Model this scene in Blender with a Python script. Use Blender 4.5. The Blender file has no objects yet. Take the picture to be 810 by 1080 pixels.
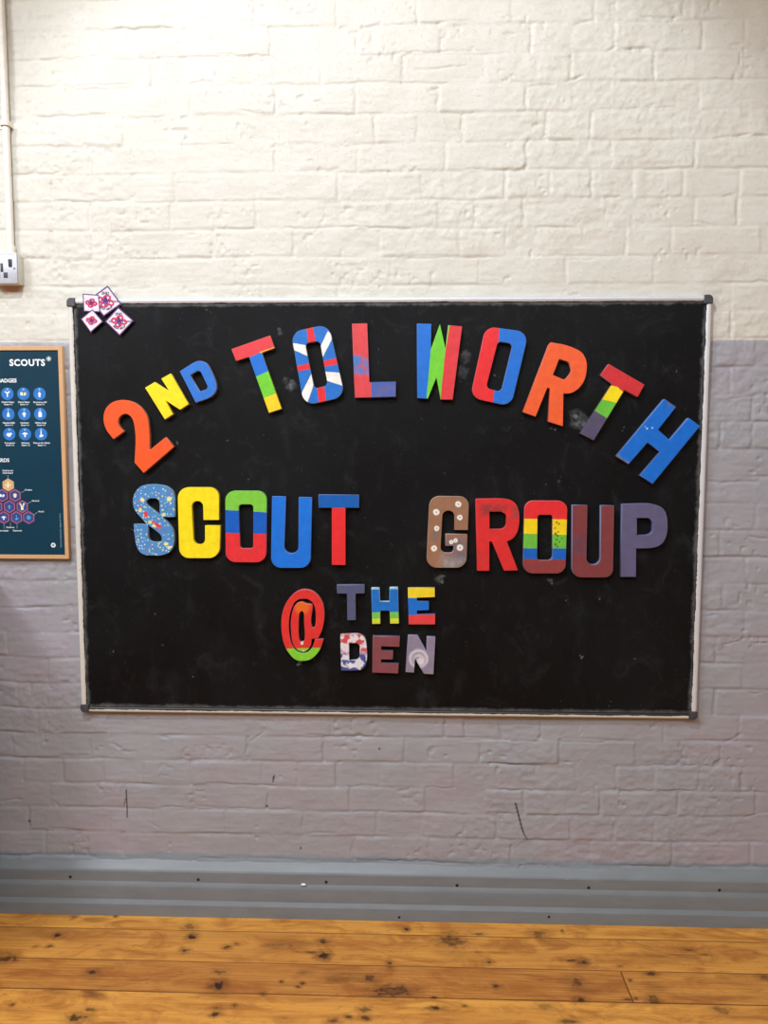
import bpy, bmesh, math, random
import numpy as np
from mathutils import Matrix, Vector
random.seed(4)
S = bpy.context.scene
COL = S.collection
PI = math.pi

# ------------------------------------------------------------------ camera (solved from the board and the brick courses)
F, CX, CY, CZ, PITCH, YAW, ROLL = 812.13, 0.0645, -2.2101, 1.4120, 0.0875, 0.0313, 0.0009
fwd = Vector((-math.sin(YAW) * math.cos(PITCH), math.cos(YAW) * math.cos(PITCH), -math.sin(PITCH)))
rt = Vector((math.cos(YAW), math.sin(YAW), 0))
up = rt.cross(fwd)
right = rt * math.cos(ROLL) + up * math.sin(ROLL)
upv = up * math.cos(ROLL) - rt * math.sin(ROLL)
cam = bpy.data.cameras.new('camera'); co = bpy.data.objects.new('camera', cam); COL.objects.link(co)
m3 = Matrix((right, upv, -fwd)).transposed()
co.matrix_world = Matrix.Translation((CX, CY, CZ)) @ m3.to_4x4()
cam.sensor_width = 36; cam.lens = F * 36 / 1080; cam.clip_start = .05
S.camera = co

def at(px, py, Y=0.0):
    """the point of the vertical plane y=Y that the photograph shows at (px, py)"""
    d = right * ((px - 405) / F) + upv * ((540 - py) / F) + fwd
    t = (Y - CY) / d.y
    return (CX + d.x * t, CZ + d.z * t)
def at_floor(px, py):
    d = right * ((px - 405) / F) + upv * ((540 - py) / F) + fwd
    t = -CZ / d.z
    return (CX + d.x * t, CY + d.y * t)

# ------------------------------------------------------------------ helpers
def lin(c):
    return tuple(((v / 255) / 12.92 if v / 255 <= .04045 else ((v / 255 + .055) / 1.055) ** 2.4) for v in c)
def rgba(c): return (*lin(c), 1)

class NT:
    def __init__(s, name):
        s.m = bpy.data.materials.new(name); s.m.use_nodes = True
        s.t = s.m.node_tree; s.n = s.t.nodes; s.l = s.t.links
        s.b = s.n['Principled BSDF']
    def new(s, typ, **kw):
        x = s.n.new(typ)
        for k, v in kw.items(): setattr(x, k, v)
        return x
    def put(s, sock, v):
        if isinstance(v, bpy.types.NodeSocket): s.l.new(v, sock)
        else: sock.default_value = v
    def math(s, op, a, b=0.0, c=0.0, clamp=False):
        x = s.new('ShaderNodeMath', operation=op, use_clamp=clamp)
        s.put(x.inputs[0], a); s.put(x.inputs[1], b); s.put(x.inputs[2], c)
        return x.outputs[0]
    def vec(s, op, a, b=(0, 0, 0)):
        x = s.new('ShaderNodeVectorMath', operation=op)
        s.put(x.inputs[0], a); s.put(x.inputs[1], b)
        return x.outputs['Value'] if op in ('DOT_PRODUCT', 'DISTANCE', 'LENGTH') else x.outputs[0]
    def scale(s, a, k):
        return s.vec('MULTIPLY', a, k if isinstance(k, tuple) else (k, k, k))
    def noise(s, v, sc, det=3, rough=.5, color=False, dist=0.0):
        x = s.new('ShaderNodeTexNoise'); s.put(x.inputs['Vector'], v)
        x.inputs['Scale'].default_value = sc; x.inputs['Detail'].default_value = det
        x.inputs['Roughness'].default_value = rough; x.inputs['Distortion'].default_value = dist
        return x.outputs['Color'] if color else x.outputs['Fac']
    def ramp(s, f, lo, hi, a=0.0, b=1.0):
        x = s.new('ShaderNodeMapRange'); x.clamp = True
        s.put(x.inputs[0], f); x.inputs[1].default_value = lo; x.inputs[2].default_value = hi
        x.inputs[3].default_value = a; x.inputs[4].default_value = b
        return x.outputs[0]
    def mix(s, f, a, b):
        x = s.new('ShaderNodeMix', data_type='RGBA'); s.put(x.inputs[0], f)
        s.put(x.inputs[6], a); s.put(x.inputs[7], b)
        return x.outputs[2]
    def obj(s): return s.new('ShaderNodeTexCoord').outputs['Object']
    def bump(s, h, strength, dist=.001):
        x = s.new('ShaderNodeBump'); x.inputs['Strength'].default_value = strength
        x.inputs['Distance'].default_value = dist; s.put(x.inputs['Height'], h)
        s.l.new(x.outputs[0], s.b.inputs['Normal'])
    def attr(s, name):
        return s.new('ShaderNodeAttribute', attribute_name=name).outputs['Fac']
    def out(s, col, rough=.5, metal=0.0, spec=.5):
        s.put(s.b.inputs['Base Color'], col); s.put(s.b.inputs['Roughness'], rough)
        s.b.inputs['Metallic'].default_value = metal
        s.b.inputs['Specular IOR Level'].default_value = spec
        return s.m

def plain(name, c, rough=.5, metal=0.0, var=.06, spec=.5):
    t = NT(name); p = t.obj()
    f = t.noise(p, 60, 4)
    a = rgba(c); b = tuple(min(1, v * (1 + var * 4)) for v in a[:3]) + (1,)
    d = tuple(v * (1 - var * 3) for v in a[:3]) + (1,)
    return t.out(t.mix(t.ramp(f, .25, .75), d, b), rough, metal, spec)

def link(name, me, mat=None, parent=None, loc=None):
    o = bpy.data.objects.new(name, me); COL.objects.link(o)
    if mat is not None and me is not None:
        for m in (mat if isinstance(mat, (list, tuple)) else [mat]): me.materials.append(m)
    if parent is not None: o.parent = parent
    if loc is not None: o.location = loc
    return o
def tag(o, label=None, cat=None, group=None, kind=None):
    if label: o['label'] = label
    if cat: o['category'] = cat
    if group: o['group'] = group
    if kind: o['kind'] = kind
    return o
def thing(name, label, cat, loc, group=None):
    return tag(link(name, None, loc=loc), label, cat, group)

def me_from(name, V, Fc, smooth=False):
    me = bpy.data.meshes.new(name); me.from_pydata([tuple(v) for v in V], [], Fc); me.update()
    if smooth: me.polygons.foreach_set('use_smooth', [True] * len(me.polygons))
    return me
def box_me(name, x0, x1, y0, y1, z0, z1, bevel=0.0, seg=2):
    bm = bmesh.new(); bmesh.ops.create_cube(bm, size=1)
    for v in bm.verts:
        v.co = Vector(((x0 + x1) / 2 + v.co.x * (x1 - x0), (y0 + y1) / 2 + v.co.y * (y1 - y0), (z0 + z1) / 2 + v.co.z * (z1 - z0)))
    if bevel: bmesh.ops.bevel(bm, geom=bm.edges[:], offset=bevel, segments=seg, profile=.5, affect='EDGES')
    me = bpy.data.meshes.new(name); bm.to_mesh(me); bm.free()
    if bevel: me.polygons.foreach_set('use_smooth', [True] * len(me.polygons)); smooth_by(me)
    return me
def smooth_by(me, ang=.7):
    try: me.set_sharp_from_angle(angle=ang)
    except Exception: pass
def lathe_me(name, prof, seg=24, axis='z'):
    V = []; Fc = []
    for r, h in prof:
        for i in range(seg):
            a = 2 * PI * i / seg; c, s_ = r * math.cos(a), r * math.sin(a)
            V.append((c, s_, h) if axis == 'z' else (c, -h, s_))
    for j in range(len(prof) - 1):
        for i in range(seg):
            a, b = j * seg + i, j * seg + (i + 1) % seg
            Fc.append((a, b, b + seg, a + seg) if axis == 'z' else (a, b, b + seg, a + seg))
    Fc.append(tuple(range(seg))[::-1]); Fc.append(tuple((len(prof) - 1) * seg + i for i in range(seg)))
    me = me_from(name, V, Fc, True)
    bm = bmesh.new(); bm.from_mesh(me); bmesh.ops.recalc_face_normals(bm, faces=bm.faces[:]); bm.to_mesh(me); bm.free()
    smooth_by(me); return me

def expand(pts):
    """outline: (x,y) a corner, (x,y,r) a rounded corner, (x,y,-1) a point on a smooth curve"""
    out = []; n = len(pts)
    for i, p in enumerate(pts):
        P = Vector(p[:2]); A = Vector(pts[i - 1][:2]); B = Vector(pts[(i + 1) % n][:2])
        r = p[2] if len(p) > 2 else 0
        if r == 0: out.append(tuple(P))
        elif r > 0:
            a = (A - P); b = (B - P); la, lb = a.length, b.length; a.normalize(); b.normalize()
            cosv = max(-.999, min(.999, a.dot(b))); ang = math.acos(cosv)
            t = min(r / math.tan(ang / 2), la * .49, lb * .49)
            s0, s1 = P + a * t, P + b * t
            for k in range(9):
                u = k / 8
                # conic that hugs a circular arc
                w = math.sin(ang / 2); w = max(w, .2)
                q = (s0 * (1 - u) ** 2 + P * (2 * w * u * (1 - u)) + s1 * u ** 2) / ((1 - u) ** 2 + 2 * w * u * (1 - u) + u ** 2)
                out.append(tuple(q))
        else:
            # Catmull-Rom segment from this point to the next when the next continues
            A0 = A if True else P
            N = Vector(pts[(i + 1) % n][:2]); NN = Vector(pts[(i + 2) % n][:2])
            nxt_s = len(pts[(i + 1) % n]) > 2
            out.append(tuple(P))
            if nxt_s or True:
                p0, p1, p2, p3 = A0, P, N, (NN if nxt_s else N)
                for k in range(1, 5):
                    u = k / 5
                    q = .5 * ((2 * p1) + (p2 - p0) * u + (2 * p0 - 5 * p1 + 4 * p2 - p3) * u * u + (3 * p1 - p0 - 3 * p2 + p3) * u ** 3)
                    out.append(tuple(q))
    return out

def slab(name, loops, depth, bevel=.0012, offset=None):
    """loops in local (x, z) metres; the front faces -Y and lies at y=0, the back at y=depth"""
    cu = bpy.data.curves.new(name, 'CURVE'); cu.dimensions = '2D'; cu.fill_mode = 'BOTH'
    for lp in loops:
        sp = cu.splines.new('POLY'); sp.points.add(len(lp) - 1)
        for i, (x, z) in enumerate(lp): sp.points[i].co = (x, z, 0, 1)
        sp.use_cyclic_u = True
    cu.extrude = depth / 2 - bevel; cu.bevel_depth = bevel; cu.bevel_resolution = 1
    cu.offset = -bevel if offset is None else offset
    return curve_mesh(cu, depth / 2)
def curve_mesh(cu, shift=0.0):
    o = bpy.data.objects.new('tmp', cu); COL.objects.link(o)
    dg = bpy.context.evaluated_depsgraph_get(); dg.update()
    me = bpy.data.meshes.new_from_object(o.evaluated_get(dg))
    bpy.data.objects.remove(o); bpy.data.curves.remove(cu)
    n = len(me.vertices); a = np.empty(n * 3, np.float32); me.vertices.foreach_get('co', a); a = a.reshape(-1, 3)
    b = np.stack([a[:, 0], -a[:, 2] + shift, a[:, 1]], 1).astype(np.float32)
    me.vertices.foreach_set('co', b.ravel()); me.update()
    me.materials.clear()
    return me
def text_me(txt, size, depth=.0004, bold=0.0, align='CENTER', space=1.0):
    cu = bpy.data.curves.new('lettering', 'FONT'); cu.body = txt; cu.size = size; cu.extrude = depth / 2
    cu.align_x = align; cu.align_y = 'CENTER'; cu.offset = bold; cu.space_character = space; cu.resolution_u = 3
    return curve_mesh(cu, 0)

# ------------------------------------------------------------------ numpy noise
rng = np.random.default_rng(11)
def vnoise(X, Z, sx, sz=None, seed=0):
    sz = sz or sx
    r = np.random.default_rng(seed); G = r.random((512, 512)).astype(np.float32)
    u = X / sx + 97.3; v = Z / sz + 61.7
    i = np.floor(u).astype(int); j = np.floor(v).astype(int); fu = u - i; fv = v - j
    fu = fu * fu * (3 - 2 * fu); fv = fv * fv * (3 - 2 * fv)
    i0, i1, j0, j1 = i % 512, (i + 1) % 512, j % 512, (j + 1) % 512
    return (G[i0, j0] * (1 - fu) + G[i1, j0] * fu) * (1 - fv) + (G[i0, j1] * (1 - fu) + G[i1, j1] * fu) * fv
def sstep(a, lo, hi):
    t = np.clip((a - lo) / (hi - lo), 0, 1); return t * t * (3 - 2 * t)
def seg_dist(X, Z, a, b):
    ax, az = a; bx, bz = b; dx, dz = bx - ax, bz - az; L = dx * dx + dz * dz + 1e-12
    t = np.clip(((X - ax) * dx + (Z - az) * dz) / L, 0, 1)
    return np.hypot(X - ax - t * dx, Z - az - t * dz), t
def grid_mesh(name, P, attrs):
    """P: (ny, nx, 3) array of points"""
    ny, nx = P.shape[:2]; me = bpy.data.meshes.new(name)
    me.vertices.add(ny * nx); me.vertices.foreach_set('co', P.astype(np.float32).ravel())
    idx = np.arange(ny * nx, dtype=np.int32).reshape(ny, nx)
    q = np.stack([idx[:-1, :-1], idx[:-1, 1:], idx[1:, 1:], idx[1:, :-1]], -1).reshape(-1, 4)
    me.loops.add(q.size); me.loops.foreach_set('vertex_index', q.ravel())
    me.polygons.add(len(q)); me.polygons.foreach_set('loop_start', np.arange(0, q.size, 4, dtype=np.int32))
    me.update(calc_edges=True); me.validate()
    me.polygons.foreach_set('use_smooth', np.ones(len(q), bool))
    for k, a in attrs.items():
        at_ = me.attributes.new(k, 'FLOAT', 'POINT'); at_.data.foreach_set('value', a.astype(np.float32).ravel())
    return me

# ------------------------------------------------------------------ wall_back : painted brickwork
XL, XR, ROOM_Y, CEIL = -3.6, 3.6, -6.0, 3.6
xs = np.concatenate([np.arange(XL, -1.26, .02), np.arange(-1.26, 1.36, .0032), np.arange(1.36, XR + .01, .02)])
zs = np.concatenate([np.arange(0, .12, .02), np.arange(.12, 2.74, .0032), np.arange(2.74, CEIL + .01, .02)])
X, Z = np.meshgrid(xs, zs)
COURSE, Z0 = .077, 2.5518
wav = (vnoise(X, Z, .16, .5, 1) - .5) * .007 + (vnoise(X, Z, .035, .3, 2) - .5) * .003
Zw = Z + wav
kf = (Z0 - Zw) / COURSE                       # joint k lies at Z0 - k*COURSE ; course c lies between joint c-1 and c
kj = np.round(kf).astype(int); dz = (kf - kj) * COURSE      # signed distance below the nearest bed joint
ck = np.ceil(kf).astype(int)                  # course number
H = np.zeros_like(X)
def jdepth(seed):
    n = vnoise(X + kj * 3.1, Z * 0 + kj * 1.7, .10, 1, seed); return .0006 + .0036 * sstep(n, .35, 1.0)
up_part = np.where(dz < 0, np.exp(-(dz / .0028) ** 2), np.exp(-(dz / .0060) ** 2))
low = (Z < 1.9)
H -= jdepth(3) * up_part * np.where(low, .8, .62)
# vertical joints, where the photograph shows them: course -> pixels
VJ = {0: (12, 88, 170, 268, 355, 440, 540, 627, 728), 1: (24, 108, 195, 285, 376, 465, 560, 648, 740, 785), 2: (30, 72, 160, 210, 288, 338, 425, 511, 602, 690, 785),
 3: (26, 70, 112, 200, 290, 375, 462, 555, 644, 737), 4: (42, 88, 130, 215, 300, 395, 440, 488, 576, 623, 710, 793), 5: (33, 118, 200, 290, 377, 470, 555, 644, 733),
 6: (55, 98, 139, 184, 270, 357, 445, 533, 580, 624, 667, 720, 780), 7: (14, 95, 180, 270, 360, 463, 500, 552, 642, 732, 778), 8: (54, 98, 140, 184, 225, 310, 400, 485, 534, 575, 660, 708, 803),
 9: (80, 167, 250, 330, 412, 505, 597, 690, 770), 10: (35, 771), 11: (58, 771), 12: (20, 797), 13: (50, 770), 14: (10, 793), 15: (45, 760, 793), 16: (70, 755), 17: (30, 793),
 18: (62, 797), 19: (20, 760), 20: (60, 787), 21: (25, 762), 22: (45, 786), 23: (8, 70, 755), 24: (50, 784), 25: (20, 80, 754),
 26: (40, 115, 196, 278, 350, 395, 470, 490, 529, 570, 610, 700, 780), 27: (13, 96, 180, 262, 341, 427, 506, 590, 671, 760), 28: (25, 66, 108, 150, 201, 276, 315, 355, 401, 440, 480, 524, 565, 608, 650, 690, 738, 783),
 29: (53, 130, 205, 282, 369, 449, 510, 552, 633, 715, 798), 30: (30, 115, 160, 239, 320, 397, 444, 524, 602, 648, 690, 770), 31: (48, 130, 215, 264, 373, 453, 539, 623, 709, 792), 32: (20, 100, 180, 260, 340, 420, 500, 580, 660, 740)}
bid = np.zeros_like(X); bcx = np.zeros_like(X)
for c in range(-14, 34):
    zc = Z0 - (c - .5) * COURSE
    # pixel row of the course at mid image, to turn pixel columns into metres
    py = 540 - F * ((Vector((CX, 0, zc)) - Vector((CX, CY, CZ))).dot(upv)) / ((Vector((CX, 0, zc)) - Vector((CX, CY, CZ))).dot(fwd))
    js = sorted(at(p, py)[0] for p in VJ.get(c, ()))
    if not js: js = [.11 * (c % 2) + .03 * random.random()]
    full = [js[0]]
    for a, b in zip(js, js[1:]):
        n = max(1, round((b - a) / .225)); full += [a + (b - a) * (i + 1) / n for i in range(n)]
    while full[0] > XL: full.insert(0, full[0] - .226)
    while full[-1] < XR: full.append(full[-1] + .226)
    full = np.array(full); m = ck == c
    if not m.any(): continue
    xw = X[m] + (vnoise(X[m], Z[m], .03, .02, 5 + c % 7) - .5) * .006
    j = np.searchsorted(full, xw); a = full[np.clip(j - 1, 0, len(full) - 1)]; b = full[np.clip(j, 0, len(full) - 1)]
    d = np.minimum(xw - a, b - xw); near = np.where(xw - a < b - xw, j - 1, j)
    r = np.random.default_rng(c + 50); dep = .0003 + .0022 * r.random(len(full) + 2) ** 1.6
    H[m] -= dep[np.clip(near, 0, len(full))] * np.exp(-(d / .0045) ** 2) * (.5 + vnoise(X[m], Z[m], .03, .03, 9))
    off = (r.random(len(full) + 2) - .5); tx = r.random(len(full) + 2) - .5; tz = r.random(len(full) + 2) - .5
    w = np.maximum(b - a, .05); jj = np.clip(j, 0, len(full))
    mask = sstep(d, 0, .010) * sstep(COURSE / 2 - np.abs(kf[m] - (c - .5)) * COURSE, 0, .009)
    H[m] += mask * (off[jj] * .0026 + tx[jj] * .0030 * ((xw - (a + b) / 2) / w) + tz[jj] * .0034 * (c - .5 - kf[m]) + .0006)
# thick lumpy paint
H += (vnoise(X, Z, .28, .2, 21) - .5) * .006 + (vnoise(X, Z, .07, .05, 22) - .5) * .0028
rough = sstep(vnoise(X, Z, .25, .2, 23), .45, .85)
H += (vnoise(X, Z, .022, .014, 24) - .5) * (.0010 + .0016 * rough) + (vnoise(X, Z, .009, .009, 25) - .5) * (.00045 + .0010 * rough)
H += (vnoise(X, Z, .05, .008, 26) - .5) * .0008
# pits and nibs
pn = vnoise(X, Z, .012, .012, 27) * sstep(vnoise(X, Z, .09, .06, 28), .62, .82)
H -= sstep(pn, .62, .95) * .0030
# open joints, ledges and gouges the photograph shows: x0,y0,x1,y1, depth mm, half width mm
G = [(120, 30.5, 184, 29, 7, 2.6), (444, 24.5, 470, 23.5, 7, 3), (410, 26, 445, 24.5, 3, 3), (470, 23, 505, 22, 3, 2), (376, 34, 376, 50, 4, 2.5), (378, 32, 400, 26, 4, 4),
     (228, 58, 284, 58, 4.5, 1.8), (412, 55.5, 510, 53.5, 4, 1.8), (437, 73.5, 492, 70, 4.5, 1.8), (40, 63, 108, 59, 3.2, 2), (15, 92, 140, 89, 3.2, 2), (40, 123.5, 111, 121, 4.2, 2.4),
     (135, 124, 175, 123, 3.5, 2), (200, 88, 225, 86, 4, 2.5), (240, 88, 270, 88, 3, 2), (280, 88, 310, 88, 3.5, 2), (348, 88, 405, 87, 4, 2.4), (405, 86.5, 475, 88, 4, 2.2),
     (335, 120, 374, 121, 5, 3.5), (374, 121, 405, 119, 3, 2), (252, 115, 268, 119, 5, 2.6), (262, 133, 264, 136, 5, 3), (452, 96, 463, 93, 6, 4), (461, 105, 460, 111, 4, 2.5), (487, 121, 500, 120, 4, 3.5),
     (488, 124, 486, 138, 3.5, 3), (596, 86, 616, 81, 5, 3.2), (555, 91, 585, 90, 4, 2.6), (640, 55, 652, 50, 5, 3), (652, 51.5, 690, 52.5, 7, 3), (600, 27, 628, 22, 4, 2.6), (675, 20, 716, 18, 4.2, 3),
     (754, 146, 775, 143, 6, 3.2), (775, 143, 792, 141, 7, 3.5), (792, 144, 812, 142, 6, 3), (675, 115, 710, 113, 4, 2), (625, 116, 675, 115, 3.5, 2), (548, 178, 556, 174, 5, 3), (540, 181, 549, 178, 5, 3.4), (572, 145, 576, 143, 5, 2.5),
     (580, 149.5, 610, 149.5, 4, 1.8), (57, 212, 95, 213, 4.5, 2.2), (98, 213, 137, 212, 4, 2), (136, 210, 142, 205, 4, 2.2), (14, 184, 65, 182, 3.2, 1.8), (230, 152.5, 248, 152.5, 3, 1.8),
     (315, 181, 358, 179, 3.5, 4.5), (385, 180, 408, 180.5, 4.5, 2), (490, 179, 512, 178, 4, 2), (520, 180, 540, 178, 4, 3.4), (300, 241, 380, 240, 3.5, 2.4), (382, 240, 432, 241, 4.5, 2), (228, 241, 270, 241, 3.2, 1.6), (235, 213, 240, 212, 4, 2.4), (198, 247, 206, 248, 4, 3),
     (442, 272, 520, 271.5, 3.5, 1.6), (405, 272, 445, 272, 3, 1.6), (565, 240, 600, 240, 4, 1.8), (625, 208.5, 660, 208, 3.5, 1.8), (648, 208, 654, 207.5, 6, 2), (600, 275, 630, 274, 3.5, 1.8), (762, 207, 775, 204, 4, 2), (725, 234, 752, 236.5, 3.5, 1.8), (790, 297, 812, 297, 3.5, 1.6),
     (64, 276, 98, 274, 2.6, 1.8), (135, 305, 158, 304, 3, 1.6), (136, 273, 180, 273, 2.6, 1.6), (60, 305, 80, 304, 2.6, 1.6),
     (752, 389, 768, 388.5, 3.5, 1.5), (770, 420, 800, 418, 3, 2.4), (745, 508.5, 800, 509, 4, 3), (790, 566, 812, 568, 4, 2.4), (745, 649.5, 757, 649, 5, 1.8), (762, 680, 785, 674, 4.5, 2), (792, 677, 812, 679, 5, 2.2), (735, 729, 743, 729.5, 6, 1.6), (786, 731, 805, 731, 4, 1.4), (755, 738, 755, 755, 4, 1.8), (750, 757, 755, 757, 4, 1.6),
     (762, 784, 774, 779, 5, 2), (774, 779, 784, 774, 5, 1.8), (676, 807, 752, 807.5, 4.2, 1.6), (752, 805, 762, 801, 5, 2), (640, 833, 735, 834, 3.5, 1.6), (715.5, 840, 715, 858, 4.5, 2), (680, 861, 714, 859.5, 4, 1.4), (785, 864, 800, 858, 4.5, 2), (800, 858, 812, 857, 5, 2), (760, 801, 760, 785, 3, 1.8),
     (506, 786, 506, 802, 4, 1.8), (512, 805, 570, 807, 4, 1.5), (595, 803, 602, 804, 6, 2.6), (485, 780, 570, 782, 4, 1.6), (590, 782, 645, 783, 3.5, 1.6), (525, 833, 562, 833, 4, 1.8), (512, 857, 550, 858, 4, 1.4), (562, 859, 632, 859, 3, 1.4), (633, 842, 632, 858, 3.5, 1.8), (538, 905, 540, 890, 3.5, 2.4), (600, 865, 601, 880, 3.5, 1.8), (525, 760, 530, 780, 3, 2), (610, 777, 614, 772, 4.5, 1.8), (568, 780, 572, 773, 4, 2),
     (372, 855.5, 440, 857, 4, 1.3), (366, 829, 400, 829, 3.6, 1.4), (446, 830, 480, 831, 3.2, 1.4), (341, 785, 342, 800, 3.5, 1.6), (395, 775, 398, 769, 4.5, 1.8), (402, 907.5, 430, 907.5, 4, 2.4), (370, 902, 373, 885, 3, 2), (320, 774, 352, 776, 3.2, 1.6), (360, 776, 393, 777, 3.2, 1.6), (320, 879, 355, 879, 3, 1.8),
     (218, 825, 250, 827.5, 4, 2.2), (250, 827.5, 292, 828, 4, 1.8), (170, 850.5, 195, 851, 4.5, 1.8), (208, 849, 230, 852, 4.5, 1.8), (232, 852, 310, 853.5, 3.6, 1.5), (281, 852, 284, 835, 4, 3), (262, 784, 258, 797, 4, 2.2), (262, 783, 278, 772, 4, 2.2), (186, 799, 198, 800, 4.5, 1.6), (200, 800, 255, 800, 3, 1.5), (168, 776, 180, 779, 4, 1.8), (160, 869, 170, 873, 4.5, 2),
     (60, 798, 95, 796, 3.6, 2), (56, 843, 62, 851, 3.5, 2), (95, 778, 95, 795, 3, 1.8), (125, 826, 160, 826, 3.6, 2), (50, 873, 82, 876, 3, 1.8), (0, 745, 32, 747, 3.4, 2), (0, 845, 25, 843, 3, 1.6), (15, 641, 55, 641, 3, 2.4), (0, 641, 15, 641, 2, 2)]
for x0, y0, x1, y1, dp, hw in G:
    a, b = at(x0, y0), at(x1, y1)
    cx0, cx1 = min(a[0], b[0]) - .05, max(a[0], b[0]) + .05; i0, i1 = np.searchsorted(xs, [cx0, cx1])
    j0, j1 = np.searchsorted(zs, [min(a[1], b[1]) - .05, max(a[1], b[1]) + .05])
    XX, ZZ = X[j0:j1, i0:i1], Z[j0:j1, i0:i1]
    zz = ZZ + (vnoise(XX, ZZ, .03, .3, 31) - .5) * .006 + (vnoise(XX, ZZ, .009, .3, 32) - .5) * .002
    d, t = seg_dist(XX, zz, a, b); amp = dp * .001 * (.55 + .9 * (vnoise(XX, ZZ, .025, .2, 33)))
    L = math.hypot(b[0] - a[0], b[1] - a[1])
    ends = np.minimum(1, .35 + np.minimum(t, 1 - t) * L / .02)
    H[j0:j1, i0:i1] -= amp * ends * np.exp(-(d / (hw * .001)) ** 2) * .8
# marks: thin dark scratches and specks; brown socket shadow painted into the wall colour
MK = np.zeros_like(X); SHD = np.zeros_like(X)
for pts, w in (([(133.5, 833), (133.5, 848), (134, 862)], .0018), ([(130, 850), (133, 842)], .001), ([(543.5, 846.5), (547, 860), (550, 872), (552, 878)], .0022), ([(552, 878), (556, 885)], .0014),
               ([(30.5, 866), (30.7, 867)], .003), ([(154, 907), (155.5, 908)], .003), ([(289, 818), (288, 824)], .002), ([(281, 850), (282, 850.5)], .0025), ([(400, 789), (400.5, 790)], .002), ([(317, 894), (317, 895)], .0025)):
    for p, q in zip(pts, pts[1:]):
        d, t = seg_dist(X, Z, at(*p), at(*q)); MK = np.maximum(MK, 1 - sstep(d, w * .5, w * 1.6))
bx, bz = at(12.5, 303); SHD = (1 - sstep(np.abs(X - bx) + (bz - Z) * .5, .020, .034)) * (1 - sstep(np.abs(Z - bz), .011, .019))
me = grid_mesh('wall_back', np.stack([X, -H, Z], -1), {'mark': MK, 'socket_shade': SHD})

t = NT('painted_brick'); p = t.obj()
sep = t.new('ShaderNodeSeparateXYZ'); t.l.new(p, sep.inputs[0]); zc = sep.outputs[2]
n1 = t.noise(p, 9, 4); n2 = t.noise(p, 70, 4, .6)
cream = t.mix(t.ramp(n1, .3, .7), rgba((208, 204, 190)), rgba((213, 210, 198)))
mauve = t.mix(t.ramp(n1, .3, .7), rgba((157, 158, 163)), rgba((163, 163, 166)))
mauve = t.mix(t.ramp(t.noise(p, 3.2, 3), .45, .7), mauve, rgba((166, 159, 166)))
edge = t.math('ADD', zc, t.math('MULTIPLY', t.math('SUBTRACT', t.noise(p, 40, 3), .5), .006))
PAINT_Z = at(780, 358.5)[1]
low = t.mix(t.ramp(edge, PAINT_Z - .001, PAINT_Z + .001), mauve, cream)
e2 = t.math('ADD', zc, t.math('MULTIPLY', t.math('SUBTRACT', t.noise(p, 7, 5, .7), .5), .045))
low = t.mix(t.ramp(e2, .176, .182), rgba((142, 154, 163)), low)
low = t.mix(t.math('MULTIPLY', t.attr('socket_shade'), .8), low, rgba((192, 148, 120)))
low = t.mix(t.attr('mark'), low, rgba((28, 24, 26)))
sp = t.noise(p, 240, 2); low = t.mix(t.ramp(sp, .80, .84, 0, .5), low, rgba((70, 62, 60)))
h = t.math('ADD', t.math('MULTIPLY', n2, .7), t.math('MULTIPLY', t.noise(t.scale(p, (1, 1, .35)), 260, 3, .6), .35))
hs = t.noise(t.scale(p, (1, 1, 1.6)), 150, 5, .7); h = t.math('ADD', h, t.math('MULTIPLY', t.ramp(hs, .56, .80), .9)); t.bump(h, .8, .0013)
M_wall = t.out(low, t.ramp(edge, PAINT_Z - .001, PAINT_Z + .001, .42, .55), 0, .4)
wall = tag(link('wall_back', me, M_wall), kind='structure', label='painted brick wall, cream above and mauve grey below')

def plaster(name, c):
    t = NT(name); p = t.obj(); t.bump(t.noise(p, 50, 4), .3, .001)
    return t.out(t.mix(t.noise(p, 2.5, 3), rgba(c), rgba(tuple(min(255, v + 8) for v in c))), .6)
M_pl = plaster('cream_plaster', (218, 216, 208)); M_cl = plaster('white_ceiling', (232, 230, 224))
for nm, V in (('wall_left', [(XL, ROOM_Y, 0), (XL, 0, 0), (XL, 0, CEIL), (XL, ROOM_Y, CEIL)]), ('wall_right', [(XR, 0, 0), (XR, ROOM_Y, 0), (XR, ROOM_Y, CEIL), (XR, 0, CEIL)]),
              ('wall_front', [(XR, ROOM_Y, 0), (XL, ROOM_Y, 0), (XL, ROOM_Y, CEIL), (XR, ROOM_Y, CEIL)]), ('ceiling', [(XL, 0, CEIL), (XR, 0, CEIL), (XR, ROOM_Y, CEIL), (XL, ROOM_Y, CEIL)])):
    tag(link(nm, me_from(nm, V, [(0, 1, 2, 3)]), M_cl if nm == 'ceiling' else M_pl), kind='structure')

# ------------------------------------------------------------------ floor : varnished pine boards
jy = [at_floor(405, v)[1] for v in (985.3, 1018.3, 1051.0)]
step = (jy[0] - jy[2]) / 2
joints = [jy[0] + step * .99, jy[0], jy[1], jy[2]]
while joints[-1] > ROOM_Y: joints.append(joints[-1] - step)
joints = np.array(joints)                     # going towards the camera
fx = np.concatenate([np.arange(XL, -1.3, .05), np.arange(-1.3, 1.4, .0026), np.arange(1.4, XR + .04, .05)])
fy = np.concatenate([np.arange(.005, -.75, -.0022), np.arange(-.75, ROOM_Y - .04, -.05)])
X, Y = np.meshgrid(fx, fy)
pid = np.searchsorted(-joints, -Y)            # plank number
dj = np.min(np.abs(Y[..., None] - joints[None, None, :6] - (vnoise(X, Y * 0, .2, 1, 40) - .5)[..., None] * .0012), -1)
gap = 1 - sstep(dj, .0004, .0024)
bx0, bx1 = at_floor(655, 1025), at_floor(665, 1057)
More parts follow.
